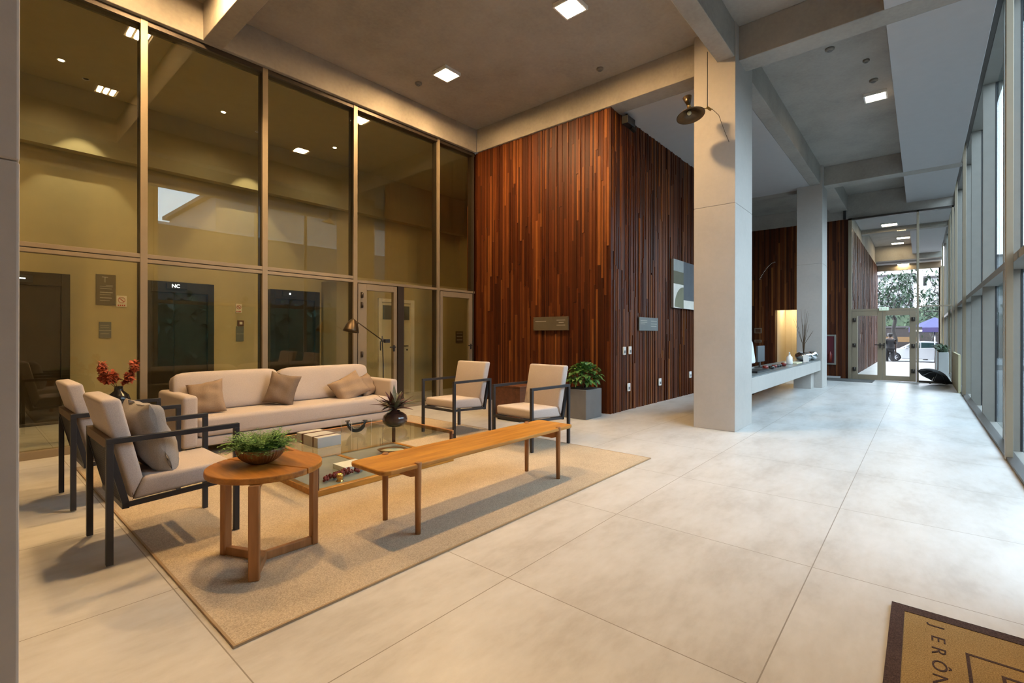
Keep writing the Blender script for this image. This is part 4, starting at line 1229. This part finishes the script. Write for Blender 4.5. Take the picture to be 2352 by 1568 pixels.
m = MB(); m.tube([(5.98, 1.93, 3.94), (6.05, 1.88, 3.88), (6.15, 1.84, 3.70), (6.25, 1.82, 3.60)], 0.003, 6); m.build('power_cord', M['lamp_bronze'], parent=t)


# ------------------------------------------------------------ planter with bush, and dark box, at the wood wall corner
t = thing('bush_planter', 'square grey planter with a bushy green plant at the wood wall corner', 'plant', (5.99, 3.70, 0))
m = MB(); m.prism([(5.77, 3.58), (6.20, 3.58), (6.20, 3.98), (5.77, 3.98)], 'z', 0, 0.42); m.build('planter_box', M['grey_planter'], parent=t, bevel=0.008)
m = MB(); m.box(5.79, 6.18, 3.60, 3.96, 0.40, 0.425); m.build('soil', M['soil'], parent=t)
m = MB(); rng = random.Random(21)
for k in range(520):
    a = rng.uniform(0, 2 * PI); el = rng.uniform(-0.35, 1.5); rr = rng.uniform(0.55, 1.0)
    d = Vector((math.cos(a) * math.cos(el), math.sin(a) * math.cos(el), math.sin(el)))
    p = Vector((5.99, 3.76, 0.58)) + Vector((d.x * 0.25, d.y * 0.25, d.z * 0.21)) * rr
    p.x = min(p.x, 6.30)
    m.leaf(p, d + Vector([rng.uniform(-0.6, 0.6) for _ in range(3)]), rng.uniform(0.05, 0.085), 0.05, 0.5, 4, 0.2)
m.build('foliage', M['leaf_bush'], parent=t, recalc=False)
m = MB()
for k in range(14):
    a = rng.uniform(0, 2 * PI); m.tube([(5.99, 3.76, 0.41), (5.99 + 0.17 * math.cos(a), 3.76 + 0.17 * math.sin(a), 0.66)], 0.004, 5)
m.build('stems', M['stem'], parent=t)

t = thing('end_table', 'dark brown wooden cube end table between the two far armchairs', 'table', (5.45, 4.75, 0))
m = MB(); m.box(5.0, 5.45, 4.15, 4.62, 0.05, 0.475); m.build('cabinet_body', M['walnut'], parent=t, bevel=0.004)
m = MB(); m.box(4.985, 5.465, 4.135, 4.635, 0.475, 0.495); m.build('table_top', M['walnut'], parent=t, bevel=0.003)
m = MB(); m.box(5.03, 5.42, 4.18, 4.59, 0, 0.05); m.build('plinth', M['black'], parent=t)

# ------------------------------------------------------------ reception desk and what stands on it
t = thing('reception_desk', 'long pale concrete desk between the two columns with a grey stone top', 'desk', (9.9, 2.0, 0))
m = MB(); m.box(7.04, 12.85, 1.75, 1.86, 0.40, 0.618); m.box(7.04, 12.85, 1.86, 2.26, 0.55, 0.618); m.build('desk_beam', M['concrete'], parent=t, bevel=0.004)
m = MB(); m.box(7.04, 12.85, 1.76, 2.30, 0.618, 0.636); m.build('stone_top', M['counter'], parent=t)
for xa, xb in ((12.45, 12.84), (7.06, 7.3)):
    m = MB(); m.box(xa, xb, 1.88, 2.22, 0, 0.55); m.build('support', M['concrete'], parent=t)
ZD = 0.636
t = thing('desk_monitor', 'grey desktop monitor seen from behind on the reception desk', 'monitor', (9.2, 2.15, ZD))
m = MB(); m.box(8.95, 9.42, 2.13, 2.16, ZD + 0.10, ZD + 0.38); m.build('screen', M['screen'], parent=t, bevel=0.006)
m = MB(); m.box(9.16, 9.22, 2.15, 2.17, ZD, ZD + 0.12); m.box(9.08, 9.30, 2.09, 2.22, ZD, ZD + 0.012); m.build('stand', M['black'], parent=t)
t = thing('sanitiser_bottle', 'small white pump bottle on the desk beside the monitor', 'bottle', (10.55, 1.95, ZD))
m = MB(); m.lathe([(0.05, 0), (0.055, 0.02), (0.05, 0.14), (0.02, 0.17), (0.02, 0.19)], (10.55, 1.95, ZD), 20); m.build('bottle', M['white_plastic'], parent=t)
m = MB(); m.tube([(10.55, 1.95, ZD + 0.19), (10.55, 1.95, ZD + 0.225), (10.50, 1.95, ZD + 0.225)], 0.012, 8); m.build('pump', M['sign_white'], parent=t)
t = thing('branch_bowl', 'shiny silver bowl with tall dark twigs at the far end of the desk', 'vase', (12.2, 1.98, ZD))
m = MB(); m.lathe([(0.06, 0), (0.13, 0.03), (0.17, 0.10), (0.16, 0.15), (0.10, 0.19), (0.09, 0.185), (0.14, 0.14), (0.0001, 0.05)], (12.2, 1.98, ZD), 32); m.build('bowl', M['chrome'], parent=t)
m = MB(); rng = random.Random(5)
for k in range(16):
    a = rng.uniform(0, 2 * PI); sp = rng.uniform(0.02, 0.20); h = rng.uniform(0.55, 1.05)
    p0 = Vector((12.2, 1.98, ZD + 0.10)); p1 = p0 + Vector((0, 0, 0.28)) + Vector((math.cos(a), math.sin(a), 0)) * sp * 0.12; p2 = p0 + Vector((math.cos(a) * sp, math.sin(a) * sp, h))
    m.tube([p0, p1, p1.lerp(p2, 0.5) + Vector((rng.uniform(-.02, .02), 0, 0)), p2], [0.006, 0.005, 0.003, 0.0015], 5)
m.build('twigs', M['stem'], parent=t)
t = thing('silver_ball', 'polished silver ball ornament next to the twig bowl', 'ornament', (12.60, 1.88, ZD))
m = MB(); m.ball((12.60, 1.88, ZD + 0.11), 0.11, 1, 20); m.build('ball', M['chrome'], parent=t)
t = thing('card_stand', 'white card leaning at the end of the desk', 'card', (11.5, 1.85, ZD))
m = MB(); m.bar((11.62, 1.84, ZD), (11.70, 1.86, ZD + 0.15), 0.10, 0.012, up=(1, 0, 0)); m.build('card', M['white_plastic'], parent=t)
t = thing('paper_stack', 'flat stack of papers on the desk', 'papers', (11.0, 1.95, ZD))
m = MB(); m.box(10.75, 11.3, 1.86, 2.10, ZD, ZD + 0.02); m.build('sheets', M['cream'], parent=t)
t = thing('coin_tray', 'low black tray with dark items on the desk near the column', 'tray', (8.3, 1.93, ZD))
m = MB(); m.box(7.7, 8.5, 1.84, 2.05, ZD, ZD + 0.03); m.build('tray', M['black'], parent=t)
rng = random.Random(6)
for k in range(7):
    x = 8.6 + 0.2 * k
    o = MB(); h = rng.uniform(0.03, 0.08)
    o.lathe([(0.03, 0), (0.045, h * 0.5), (0.04, h), (0.0001, h)], (x, 1.9 + rng.uniform(-0.03, 0.05), ZD), 14)
    ob = o.build('desk_ornament', M['coral'] if k % 3 == 0 else M['black_ceramic'], loc=(x, 1.92, ZD))
    tag(ob, 'small %s jar, %s of the row on the reception desk from the near column' % ('dark red' if k % 3 == 0 else 'black', ('first', 'second', 'third', 'fourth', 'fifth', 'sixth', 'seventh')[k]), 'ornament', 'small ornaments on the reception desk')
OX = 10.4
t = thing('office_chair', 'white backed office chair behind the reception desk', 'chair', (OX, 2.75, 0))
m = MB(); m.cushion((OX, 2.62, 0.86), (0.42, 0.46, 0.07), Matrix.Rotation(R(82), 3, 'X'), n=8, puff=0.1); m.build('backrest', M['white_plastic'], parent=t)
m = MB(); m.cushion((OX, 2.85, 0.45), (0.46, 0.44, 0.08), None, n=8, puff=0.1); m.build('seat', M['black'], parent=t)
m = MB(); m.tube([(OX, 2.85, 0.06), (OX, 2.85, 0.42)], 0.025, 8); m.bar((OX, 2.68, 0.40), (OX, 2.62, 0.72), 0.05, 0.02); m.build('column', M['black'], parent=t)
m = MB()
for k in range(5):
    a = 2 * PI * k / 5; m.bar((OX, 2.85, 0.07), (OX + 0.28 * math.cos(a), 2.85 + 0.28 * math.sin(a), 0.05), 0.035, 0.025); m.ball((OX + 0.28 * math.cos(a), 2.85 + 0.28 * math.sin(a), 0.028), 0.028, 1, 8)
m.build('castor_base', M['black'], parent=t)
# floor mat in front of doors
o = MB(); o.box(15.1, 16.0, 0.95, 2.3, 0.0, 0.012)
tag(o.build('entrance_mat', M['grey_mat'], loc=(15.55, 1.6, 0)), 'grey entrance mat before the partition doors', 'mat')

# ------------------------------------------------------------ black umbrella lying open on the floor
t = thing('open_umbrella', 'open black umbrella lying on its side by the partition', 'umbrella', (15.55, -0.3, 0))
um = Matrix.Translation((15.55, -0.33, 0.22)) @ Matrix.Rotation(R(-49.3), 4, 'Z') @ Matrix.Rotation(R(33), 4, 'Y')
m = MB(); n = 8; rings = []
def UM(r, a, h): 
    return um @ Vector((r * math.cos(a), r * math.sin(a), h))
c0 = m.bm.verts.new(UM(0, 0, 0.16))
prev = None
for j in range(1, 6):
    u = j / 5; ring = []
    for k in range(n * 4):
        a = 2 * PI * k / (n * 4)
        sc = 1 - 0.07 * math.sin(n * a / 2) ** 2 * u
        ring.append(m.bm.verts.new(UM(0.35 * u * sc, a, 0.16 * (1 - u ** 2.2))))
    for k in range(n * 4):
        if prev is None: f = m.bm.faces.new([c0, ring[k], ring[(k + 1) % (n * 4)]])
        else: f = m.bm.faces.new([prev[k], ring[k], ring[(k + 1) % (n * 4)], prev[(k + 1) % (n * 4)]])
        f.smooth = True
    prev = ring
zmin = min(v.co.z for v in m.bm.verts)
ymin = min(v.co.y for v in m.bm.verts)
dz = -zmin + 0.002; dy = max(0, -0.55 - ymin)
for v in m.bm.verts: v.co.z += dz; v.co.y += dy
o = m.build('canopy', M['fabric_black'], parent=t)
sd = o.modifiers.new('thickness', 'SOLIDIFY'); sd.thickness = 0.003
m = MB()
sh = Vector((0, dy, dz))
m.tube([UM(0, 0, 0.20) + sh, UM(0, 0, -0.16) + sh], 0.006, 6)
for k in range(8): m.tube([UM(0, 0, 0.155) + sh, UM(0.18, 2 * PI * k / 8, 0.115) + sh, UM(0.34, 2 * PI * k / 8, 0.0) + sh], 0.003, 4)
m.build('shaft_and_ribs', M['chrome'], parent=t)
m = MB(); q0 = UM(0, 0, -0.16) + sh; q1 = UM(0, 0, -0.20) + sh; m.tube([q0, q1], 0.013, 8); m.build('handle', M['black'], parent=t)

# ------------------------------------------------------------ outside: ground, street, neighbours
# everything standing on the rug rests on its pile
for o in list(COL.objects):
    if o.parent is None and o.name.split('.')[0] in ('bench', 'side_table', 'fern_bowl', 'sofa', 'throw_pillow', 'armchair', 'corner_table', 'flower_vase'):
        o.location.z += 0.009
M['paving'] = concrete('street_paving', (0.13, 0.135, 0.14), 0.15, 0.6)
M['asphalt'] = concrete('asphalt', (0.16, 0.16, 0.165), 0.15, 0.7)
M['house_white'] = plain('white_render', (0.26, 0.26, 0.265), 0.8, var=0.04)
M['house_grey'] = plain('grey_render', (0.05, 0.045, 0.047), 0.8, var=0.06)
M['garden_wall'] = plain('brown_garden_wall', (0.022, 0.017, 0.015), 0.8, var=0.2)
M['bark'] = plain('grey_bark', (0.025, 0.022, 0.02), 0.9, var=0.4, nscale=8)
M['leaf_tree'] = plain('tree_leaf_green', (0.016, 0.042, 0.018), 0.6, var=0.5, nscale=3)
M['leaf_light'] = plain('pale_leaf_green', (0.035, 0.062, 0.028), 0.6, var=0.5, nscale=3)
M['car_paint'] = plain('white_car_paint', (0.34, 0.345, 0.35), 0.2, var=0.01)
M['car_glass'] = plain('dark_car_glass', (0.02, 0.04, 0.04), 0.06)
M['tyre'] = plain('tyre_rubber', (0.015, 0.015, 0.016), 0.8)
M['blue_canvas'] = plain('blue_canvas', (0.018, 0.022, 0.085), 0.7, var=0.1)
M['skin'] = plain('skin', (0.06, 0.032, 0.02), 0.6, var=0.04)
M['cloth_black'] = plain('black_cloth', (0.003, 0.003, 0.004), 0.85)
M['cloth_navy'] = plain('navy_cloth', (0.006, 0.007, 0.016), 0.85)
M['hair'] = plain('dark_hair', (0.012, 0.009, 0.008), 0.6)
M['shoe_white'] = plain('white_shoe', (0.7, 0.7, 0.72), 0.6)

m = MB(); m.box(-20, EX, -30, -0.88, -0.35, -0.20)
struct(m.build('ground_side', M['paving'], loc=(5, -10, -0.3)), 'grey paving outside the street glazing')
m = MB()
pf = [(EX + 0.3, 0.0), (31.4, -0.43), (36.0, -0.58), (42.0, -0.66), (48.0, -0.68), (62.0, -0.93), (62.0, -1.2), (EX + 0.3, -0.3)]
m.prism(pf, 'y', -14, 16)
struct(m.build('ground_forecourt', M['paving'], loc=(40, 0, -0.6)), 'pale wet paving sloping down to the street')
m = MB(); m.box(62.0, 110, -60, 60, -1.2, -0.88)
struct(m.build('ground_far', M['paving'], loc=(80, 0, -1)), 'far pavement across the street')

def bx(name, label, cat, x0, x1, y0, y1, z0, z1, mat, wins=None, group=None):
    t = thing(name, label, cat, ((x0 + x1) / 2, (y0 + y1) / 2, z0), group=group)
    m = MB(); m.box(x0, x1, y0, y1, z0, z1); m.build('wall', mat, parent=t)
    for (a, b_, c, d) in (wins or []):
        m = MB(); m.box(x0 - 0.05, x0 + 0.02, a, b_, c, d); w_ = m.build('window', M['house_white'], parent=t)
        m = MB(); m.box(x0 - 0.06, x0 - 0.04, a + 0.12, b_ - 0.12, c + 0.12, d - 0.12); m.build('pane', M['car_glass'], parent=w_)
    m = MB(); m.box(x0 - 0.3, x1 + 0.3, y0 - 0.3, y1 + 0.3, z1, z1 + 0.2); m.build('roof', M['house_grey'], parent=t)
    return t
bx('house', 'white house across the street behind the left tree', 'house', 70, 80, 0.8, 12, -0.9, 8.0, M['house_white'], [(3.2, 4.6, 1.2, 2.5), (1.3, 2.3, 4.6, 6.0), (5.5, 7, 4.4, 6)])
bx('house', 'grey shuttered house seen right of the partition post', 'house', 66, 76, -5.2, -0.4, -0.9, 7.2, M['house_white'], [(-3.2, -1.4, 3.3, 6.4)])
bx('apartment_block', 'pale apartment block far across the street on the right', 'building', 84, 96, -22, -5.4, -0.9, 11, M['house_white'], [(-9, -7, 2, 4), (-9, -7, 6, 8)])
t = thing('garden_wall', 'low brown garden wall across the street', 'wall', (63.5, 2, -0.9))
m = MB(); m.box(63.3, 63.7, -6, 10, -0.9, 2.0); m.build('wall', M['garden_wall'], parent=t)
m = MB(); m.box(63.2, 63.8, -6, 10, 2.0, 2.15); m.build('coping', M['house_grey'], parent=t)
t = thing('street_banner', 'small orange yellow banner above the white car', 'banner', (58, 1.3, 0.9))
m = MB(); m.box(61.9, 62.0, 0.2, 3.2, 0.55, 1.05); m.build('cloth', plain('orange_banner', (0.12, 0.065, 0.02), 0.7), parent=t)
m = MB(); m.tube([(61.95, 0.2, -0.93), (61.95, 0.2, 1.1)], 0.04, 6); m.tube([(61.95, 3.2, -0.93), (61.95, 3.2, 1.1)], 0.04, 6); m.build('post', M['bark'], parent=t)

def tree(label, x, y, z, h, lean, crown, seed, leafmat='leaf_tree', nleaf=1500, r=0.22, group='street trees', lsize=0.32):
    rng = random.Random(seed)
    t = thing('tree', label, 'tree', (x, y, z), group=group)
    m = MB(); tips = []
    top = Vector((x + lean[0], y + lean[1], z + h))
    b0 = Vector((x, y, z))
    pts = [b0.lerp(top, k / 6) + Vector((rng.uniform(-.1, .1), rng.uniform(-.1, .1), 0)) * (1 if k else 0) for k in range(7)]
    m.tube(pts, [r * (1 - 0.09 * k) for k in range(7)], 8)
    def br(p, d, L, rr, dep):
        q = [p]
        for k in range(4):
            d = (d + Vector([rng.uniform(-.35, .35) for _ in range(3)]) + Vector((0, 0, 0.05))).normalized()
            q.append(q[-1] + d * L / 4)
        m.tube(q, [rr, rr * .85, rr * .7, rr * .55, rr * .4], 5)
        tips.append(q[-1]); tips.append(q[2])
        if dep:
            for _ in range(3):
                br(q[rng.choice((2, 3, 4))], (d + Vector([rng.uniform(-.9, .9) for _ in range(3)])).normalized(), L * 0.65, rr * 0.5, dep - 1)
    for k in range(7):
        a = 2 * PI * k / 7 + rng.random()
        br(pts[4 + k % 3], Vector((math.cos(a), math.sin(a), rng.uniform(0.1, 0.9))).normalized(), crown * rng.uniform(0.55, 0.9), r * 0.45, 2)
    m.build('trunk', M['bark'], parent=t)
    m = MB()
    for k in range(nleaf):
        p = rng.choice(tips) + Vector([rng.gauss(0, 0.32) for _ in range(3)])
        m.leaf(p, Vector([rng.uniform(-1, 1) for _ in range(3)]) + Vector((0, 0.01, 0)), rng.uniform(0.7, 1.2) * lsize, lsize * 0.5, 0.3, 2, 0.3)
    m.build('foliage', M[leafmat], parent=t, recalc=False)
tree('street tree with a straight dark trunk, left of the partition post', 47.5, 1.62, -0.68, 4.6, (0.1, 0.0), 3.2, 3, nleaf=1300, r=0.17)
tree('street tree with a leaning pale trunk, right of the partition post', 48.6, -0.20, -0.7, 4.4, (0.2, -1.2), 3.0, 8, 'leaf_tree', nleaf=1000, r=0.15)
tree('thin young tree near the corridor exit on the right', 50.5, -2.6, -0.75, 3.6, (0.1, 0.7), 2.2, 15, 'leaf_light', 700, 0.08, lsize=0.24)
def hedge(name, label, x0, x1, y0, y1, z0, z1, n, mat, seed, ls=0.3):
    rng = random.Random(seed); m = MB()
    m.box(x0 + .15, x1 - .15, y0 + .15, y1 - .15, z0, z1 - 0.2)
    for k in range(n):
        p = (rng.uniform(x0, x1), rng.uniform(y0, y1), z0 + (z1 - z0) * rng.random() ** 0.6)
        m.leaf(p, [rng.uniform(-1, 1) for _ in range(3)], ls, ls * 0.55, 0.2, 2)
    o = m.build(name, M[mat], loc=((x0 + x1) / 2, (y0 + y1) / 2, z0), recalc=False)
    tag(o, label, 'hedge'); return o
hedge('hedge', 'green hedge behind the garden wall across the street', 64.2, 66, -4, 9, -0.9, 4.2, 1600, 'leaf_light', 2, 0.45)['kind'] = 'stuff'
hedge('hedge', 'dark green shrubs along the neighbour wall outside the street glazing', -12, 26, -8.6, -7.6, -0.2, 2.6, 2600, 'leaf_tree', 4, 0.4)['kind'] = 'stuff'
t = thing('neighbour_wall', 'pale boundary wall of the neighbour outside the street glazing', 'wall', (6, -9.3, -0.2))
m = MB(); m.box(-14, 30, -9.6, -9.0, -0.2, 5.4); m.build('wall', M['house_grey'], parent=t)
m = MB(); m.box(-14, 30, -9.7, -8.95, 5.4, 5.5); m.build('coping', M['house_white'], parent=t)

bx('apartment_block', 'pale tall block beyond the boundary wall outside the street glazing', 'building', 8.5, 44, -22, -14, -0.2, 8.2, plain('neighbour_render', (0.20, 0.185, 0.18), 0.8))
# planters with shrubs on the right of the corridor
for i, (x, lab) in enumerate(((19.0, 'white planter of leafy shrubs beyond the partition, nearer one'), (22.5, 'white planter of leafy shrubs beyond the partition, farther one'))):
    t = thing('corridor_planter', lab, 'planter', (x, -0.35, 0))
    m = MB(); m.box(x - 0.8, x + 0.8, -0.58, -0.36, 0, 0.72); m.build('planter_box', M['white'], parent=t, bevel=0.01)
    rng = random.Random(30 + i); m = MB()
    for k in range(220):
        p = (x + rng.uniform(-0.75, 0.75), rng.uniform(-0.55, -0.38), 0.70 + rng.uniform(0, 0.1))
        m.leaf(p, (rng.uniform(-.6, .6), rng.uniform(-.5, .5), rng.uniform(.4, 1)), rng.uniform(0.15, 0.34), 0.045, 0.5, 4)
    m.build('foliage', M['leaf_light'], parent=t, recalc=False)

# ------------------------------------------------------------ white car
def car(x, y, z, rz):
    t = thing('car', 'white hatchback parked across the forecourt', 'car', (x, y, z), rz)
    L, Wd = 4.1, 1.7
    def add(mm, name, mat, parent=None, **k):
        o = mm.build(name, mat, **k); o.parent = parent or t; return o
    m = MB()
    prof = [(-2.02, 0.30), (-2.05, 0.62), (-1.98, 0.78), (-1.15, 0.93), (-0.95, 0.96), (1.75, 1.00), (1.98, 0.92), (2.04, 0.70), (2.03, 0.34), (1.75, 0.26)]
    # wheel arches
    def arch(cx):
        return [(cx + 0.37 * math.cos(a), 0.30 + 0.37 * math.sin(a)) for a in [PI * k / 8 for k in range(0, 9)]]
    low = [(1.75, 0.22)] + [(p[0], p[1]) for p in arch(1.28)] + [(0.88, 0.22), (-0.85, 0.22)] + [(p[0], p[1]) for p in arch(-1.27)] + [(-1.68, 0.24)]
    outline = prof[:-1] + low
    m.prism(outline, 'y', -Wd / 2, Wd / 2)
    add(m, 'car_body', M['car_paint'], bevel=0.04, seg=3)
    m = MB()
    lo = [(-1.05, 0.94), (-0.30, 1.40), (0.25, 1.47), (0.95, 1.44), (1.85, 0.98)]
    n = len(lo)
    va = [m.bm.verts.new((p[0], -0.80 + 0.16 * (p[1] - 0.94) / 0.5, p[1])) for p in lo]
    vb = [m.bm.verts.new((p[0], 0.80 - 0.16 * (p[1] - 0.94) / 0.5, p[1])) for p in lo]
    m.bm.faces.new(va[::-1]); m.bm.faces.new(vb)
    for k in range(n): m.bm.faces.new([va[k], va[(k + 1) % n], vb[(k + 1) % n], vb[k]])
    add(m, 'cabin', M['car_paint'], bevel=0.05, seg=3)
    for sy in (-1, 1):
        for q in ([(-0.80, 1.0), (-0.28, 1.32), (0.12, 1.37), (0.12, 1.0)], [(0.18, 1.0), (0.18, 1.37), (0.85, 1.34), (1.30, 1.06)]):
            m = MB()
            pts = [(p[0], sy * (0.815 - 0.16 * (p[1] - 0.94) / 0.5), p[1]) for p in q]
            pts2 = [(p[0], p[1] - sy * 0.03, p[2]) for p in pts]
            a = [m.bm.verts.new(p) for p in pts]; b_ = [m.bm.verts.new(p) for p in pts2]
            m.bm.faces.new(a); m.bm.faces.new(b_[::-1])
            for k in range(4): m.bm.faces.new([a[k], a[(k + 1) % 4], b_[(k + 1) % 4], b_[k]])
            add(m, 'side_window', M['car_glass'])
    for cx in (-1.27, 1.28):
        for sy in (-1, 1):
            m = MB(); rx = Matrix.Rotation(R(90), 3, 'X')
            m.lathe([(0.18, -0.1), (0.30, -0.1), (0.315, -0.06), (0.315, 0.06), (0.30, 0.1), (0.18, 0.1)], (cx, sy * 0.74, 0.315), 28, mat=rx)
            w_ = add(m, 'wheel', M['tyre'])
            m = MB(); m.lathe([(0.20, -0.02), (0.20, 0.02)], (cx, sy * 0.80, 0.315), 24, mat=rx)
            for k in range(7):
                a = 2 * PI * k / 7
                m.bar((cx, sy * 0.835, 0.315), (cx + 0.19 * math.cos(a), sy * 0.835, 0.315 + 0.19 * math.sin(a)), 0.045, 0.02, up=(0, 1, 0))
            add(m, 'wheel_rim', M['chrome'], parent=w_)
    for sy in (-1, 1):
        m = MB(); m.box(-1.99, -1.70, sy * 0.68 - 0.13, sy * 0.68 + 0.13, 0.66, 0.78); add(m, 'headlight', M['chrome'])
        m = MB(); m.box(1.88, 2.03, sy * 0.68 - 0.13, sy * 0.68 + 0.13, 0.70, 0.86); add(m, 'tail_light', M['red'])
    m = MB(); m.bar((-0.62, -0.86, 1.0), (-0.55, -0.98, 1.04), 0.14, 0.10); add(m, 'side_mirror', M['car_paint'])
    return t
car(44.6, 0.20, -0.672, R(-91))

# ------------------------------------------------------------ people
def person(label, x, y, z, rz, shirt, trousers, h=1.7, arm_out=True, holds=None):
    t = thing('person', label, 'person', (x, y, z), rz)
    k = h / 1.7
    def V(a, b_, c): return Vector((a * k, b_ * k, c * k))
    def skin(name, verts, edges, radii, mat, parent=t):
        me = bpy.data.meshes.new(name)
        me.from_pydata([tuple(v) for v in verts], edges, [])
        o = bpy.data.objects.new(name, me); COL.objects.link(o); o.parent = parent
        me.materials.append(mat)
        sk = o.modifiers.new('skin', 'SKIN'); sk.use_smooth_shade = True
        lay = me.skin_vertices[0].data if me.skin_vertices else None
        if lay is None: return o
        for i, rr in enumerate(radii):
            lay[i].radius = (rr[0] * k, rr[1] * k)
        lay[0].use_root = True
        su = o.modifiers.new('sub', 'SUBSURF'); su.levels = 2; su.render_levels = 2
        return o
    # facing +x locally
    pts = [V(0, 0, .95), V(0, 0, 1.10), V(0, 0, 1.30), V(0.0, 0, 1.42), V(0.01, 0, 1.50), V(0.03, 0, 1.58), V(0.03, 0, 1.66),
           V(0, .17, 1.40), V(-.02, .24, 1.14), V(.12, .24, .92) if not arm_out else V(.15, .30, 1.20), V(.18, .24, .84) if not arm_out else V(.26, .24, 1.32),
           V(0, -.17, 1.40), V(-.02, -.23, 1.14), V(.05, -.25, .90), V(.07, -.25, .82),
           V(0, .09, .88), V(.10, .10, .50), V(.06, .10, .09), V(.16, .10, .04),
           V(0, -.09, .88), V(-.06, -.10, .50), V(-.20, -.10, .12), V(-.12, -.10, .04)]
    ed = [(0, 1), (1, 2), (2, 3), (3, 4), (4, 5), (5, 6), (3, 7), (7, 8), (8, 9), (9, 10), (3, 11), (11, 12), (12, 13), (13, 14), (0, 15), (15, 16), (16, 17), (17, 18), (0, 19), (19, 20), (20, 21), (21, 22)]
    rd = [(.12, .14), (.12, .13), (.13, .15), (.08, .09), (.05, .05), (.085, .075), (.075, .07),
          (.055, .055), (.042, .042), (.032, .032), (.03, .03), (.055, .055), (.042, .042), (.032, .032), (.03, .03),
          (.085, .085), (.06, .06), (.04, .04), (.04, .035), (.085, .085), (.06, .06), (.04, .04), (.04, .035)]
    skin('body', pts, ed, rd, M['skin'])
    skin('shirt', [pts[i] for i in (1, 2, 3, 7, 8, 11, 12, 0)], [(0, 1), (1, 2), (2, 3), (3, 4), (2, 5), (5, 6), (0, 7)],
         [(.145, .165), (.15, .175), (.10, .11), (.075, .075), (.06, .06), (.075, .075), (.06, .06), (.14, .165)], shirt)
    skin('trousers', [pts[i] for i in (0, 15, 16, 17, 19, 20, 21)], [(0, 1), (1, 2), (2, 3), (0, 4), (4, 5), (5, 6)],
         [(.14, .16), (.10, .10), (.075, .075), (.06, .06), (.10, .10), (.075, .075), (.06, .06)], trousers)
    m = MB(); m.cushion(V(0.01, 0, 1.645), (0.20 * k, 0.18 * k, 0.17 * k), None, n=5, puff=0.2); o = m.build('hair', M['hair']); o.parent = t
    for a in (pts[18], pts[22]):
        m = MB(); m.cushion((a.x - 0.02 * k, a.y, 0.045 * k), (0.27 * k, 0.10 * k, 0.09 * k), None, n=5, puff=0.2); o = m.build('shoe', M['shoe_white']); o.parent = t
    for a, dd in ((pts[10], Vector((.5, 0, .8)) if arm_out else Vector((.2, 0, -1))), (pts[14], Vector((.2, 0, -1)))):
        m = MB(); dd = dd.normalized()
        m.cushion(a + dd * 0.03 * k, (0.05 * k, 0.07 * k, 0.09 * k), None, n=3, puff=0.2)
        for q in range(4):
            f0 = a + dd * 0.07 * k + Vector((0, (q - 1.5) * 0.019 * k, 0))
            m.tube([f0, f0 + dd * 0.04 * k + Vector((0.01, 0, 0)), f0 + dd * 0.065 * k + Vector((0.025, 0, 0))], 0.009 * k, 5)
        f0 = a + Vector((0.015, 0.035 * k, 0)) + dd * 0.03 * k
        m.tube([f0, f0 + Vector((0.03, 0.02, 0)) + dd * 0.03 * k], 0.011 * k, 5)
        o = m.build('hand', M['skin']); o.parent = t
    return t
person('person in black walking away outside, one arm raised to the head', 31.35, 1.24, -0.43, R(20), M['cloth_black'], M['cloth_black'], 1.72)
person('person in navy clothes standing under the blue parasol', 41.2, -0.93, -0.72, R(200), M['cloth_navy'], M['cloth_navy'], 1.75, False)

# ------------------------------------------------------------ street parasol
t = thing('parasol', 'large blue parasol beside the street, right of the partition post', 'parasol', (42.3, -0.65, -0.74))
m = MB(); m.tube([(42.3, -0.65, -0.74), (42.3, -0.65, 2.3)], 0.03, 8); m.build('pole', M['chrome'], parent=t)
m = MB(); n = 8; top = m.bm.verts.new((42.3, -0.65, 2.42)); ring = []
for k in range(n):
    a = 2 * PI * k / n + 0.2; ring.append(m.bm.verts.new((42.3 + 1.35 * math.cos(a), -0.65 + 1.35 * math.sin(a), 1.72)))
for k in range(n): m.bm.faces.new([top, ring[k], ring[(k + 1) % n]])
o = m.build('canopy', M['blue_canvas'], parent=t); sdm = o.modifiers.new('thick', 'SOLIDIFY'); sdm.thickness = 0.02
m = MB()
for k in range(n):
    a, b_ = 2 * PI * k / n + 0.2, 2 * PI * (k + 1) / n + 0.2
    pa = (42.3 + 1.35 * math.cos(a), -0.65 + 1.35 * math.sin(a)); pb = (42.3 + 1.35 * math.cos(b_), -0.65 + 1.35 * math.sin(b_))
    m.poly([(pa[0], pa[1], 1.72), (pb[0], pb[1], 1.72), (pb[0], pb[1], 1.42), (pa[0], pa[1], 1.42)])
o = m.build('valance', plain('violet_valance', (0.022, 0.014, 0.07), 0.7), parent=t); sdm = o.modifiers.new('thick', 'SOLIDIFY'); sdm.thickness = 0.015
m = MB(); m.lathe([(0.3, 0), (0.3, 0.08), (0.05, 0.1)], (42.3, -0.65, -0.735), 20); m.build('base', M['black'], parent=t)
t = thing('street_sign', 'small black and white street sign left of the blue parasol', 'sign', (40.2, 0.16, -0.7))
m = MB(); m.tube([(40.2, 0.16, -0.7), (40.2, 0.16, 1.9)], 0.03, 8); m.build('post', M['chrome'], parent=t)
m = MB(); m.box(40.15, 40.19, -0.02, 0.36, 1.28, 1.75); m.build('panel', M['black'], parent=t)
m = MB(); m.box(40.13, 40.15, -0.02, 0.36, 1.45, 1.56); m.build('stripe', M['sign_white'], parent=t)
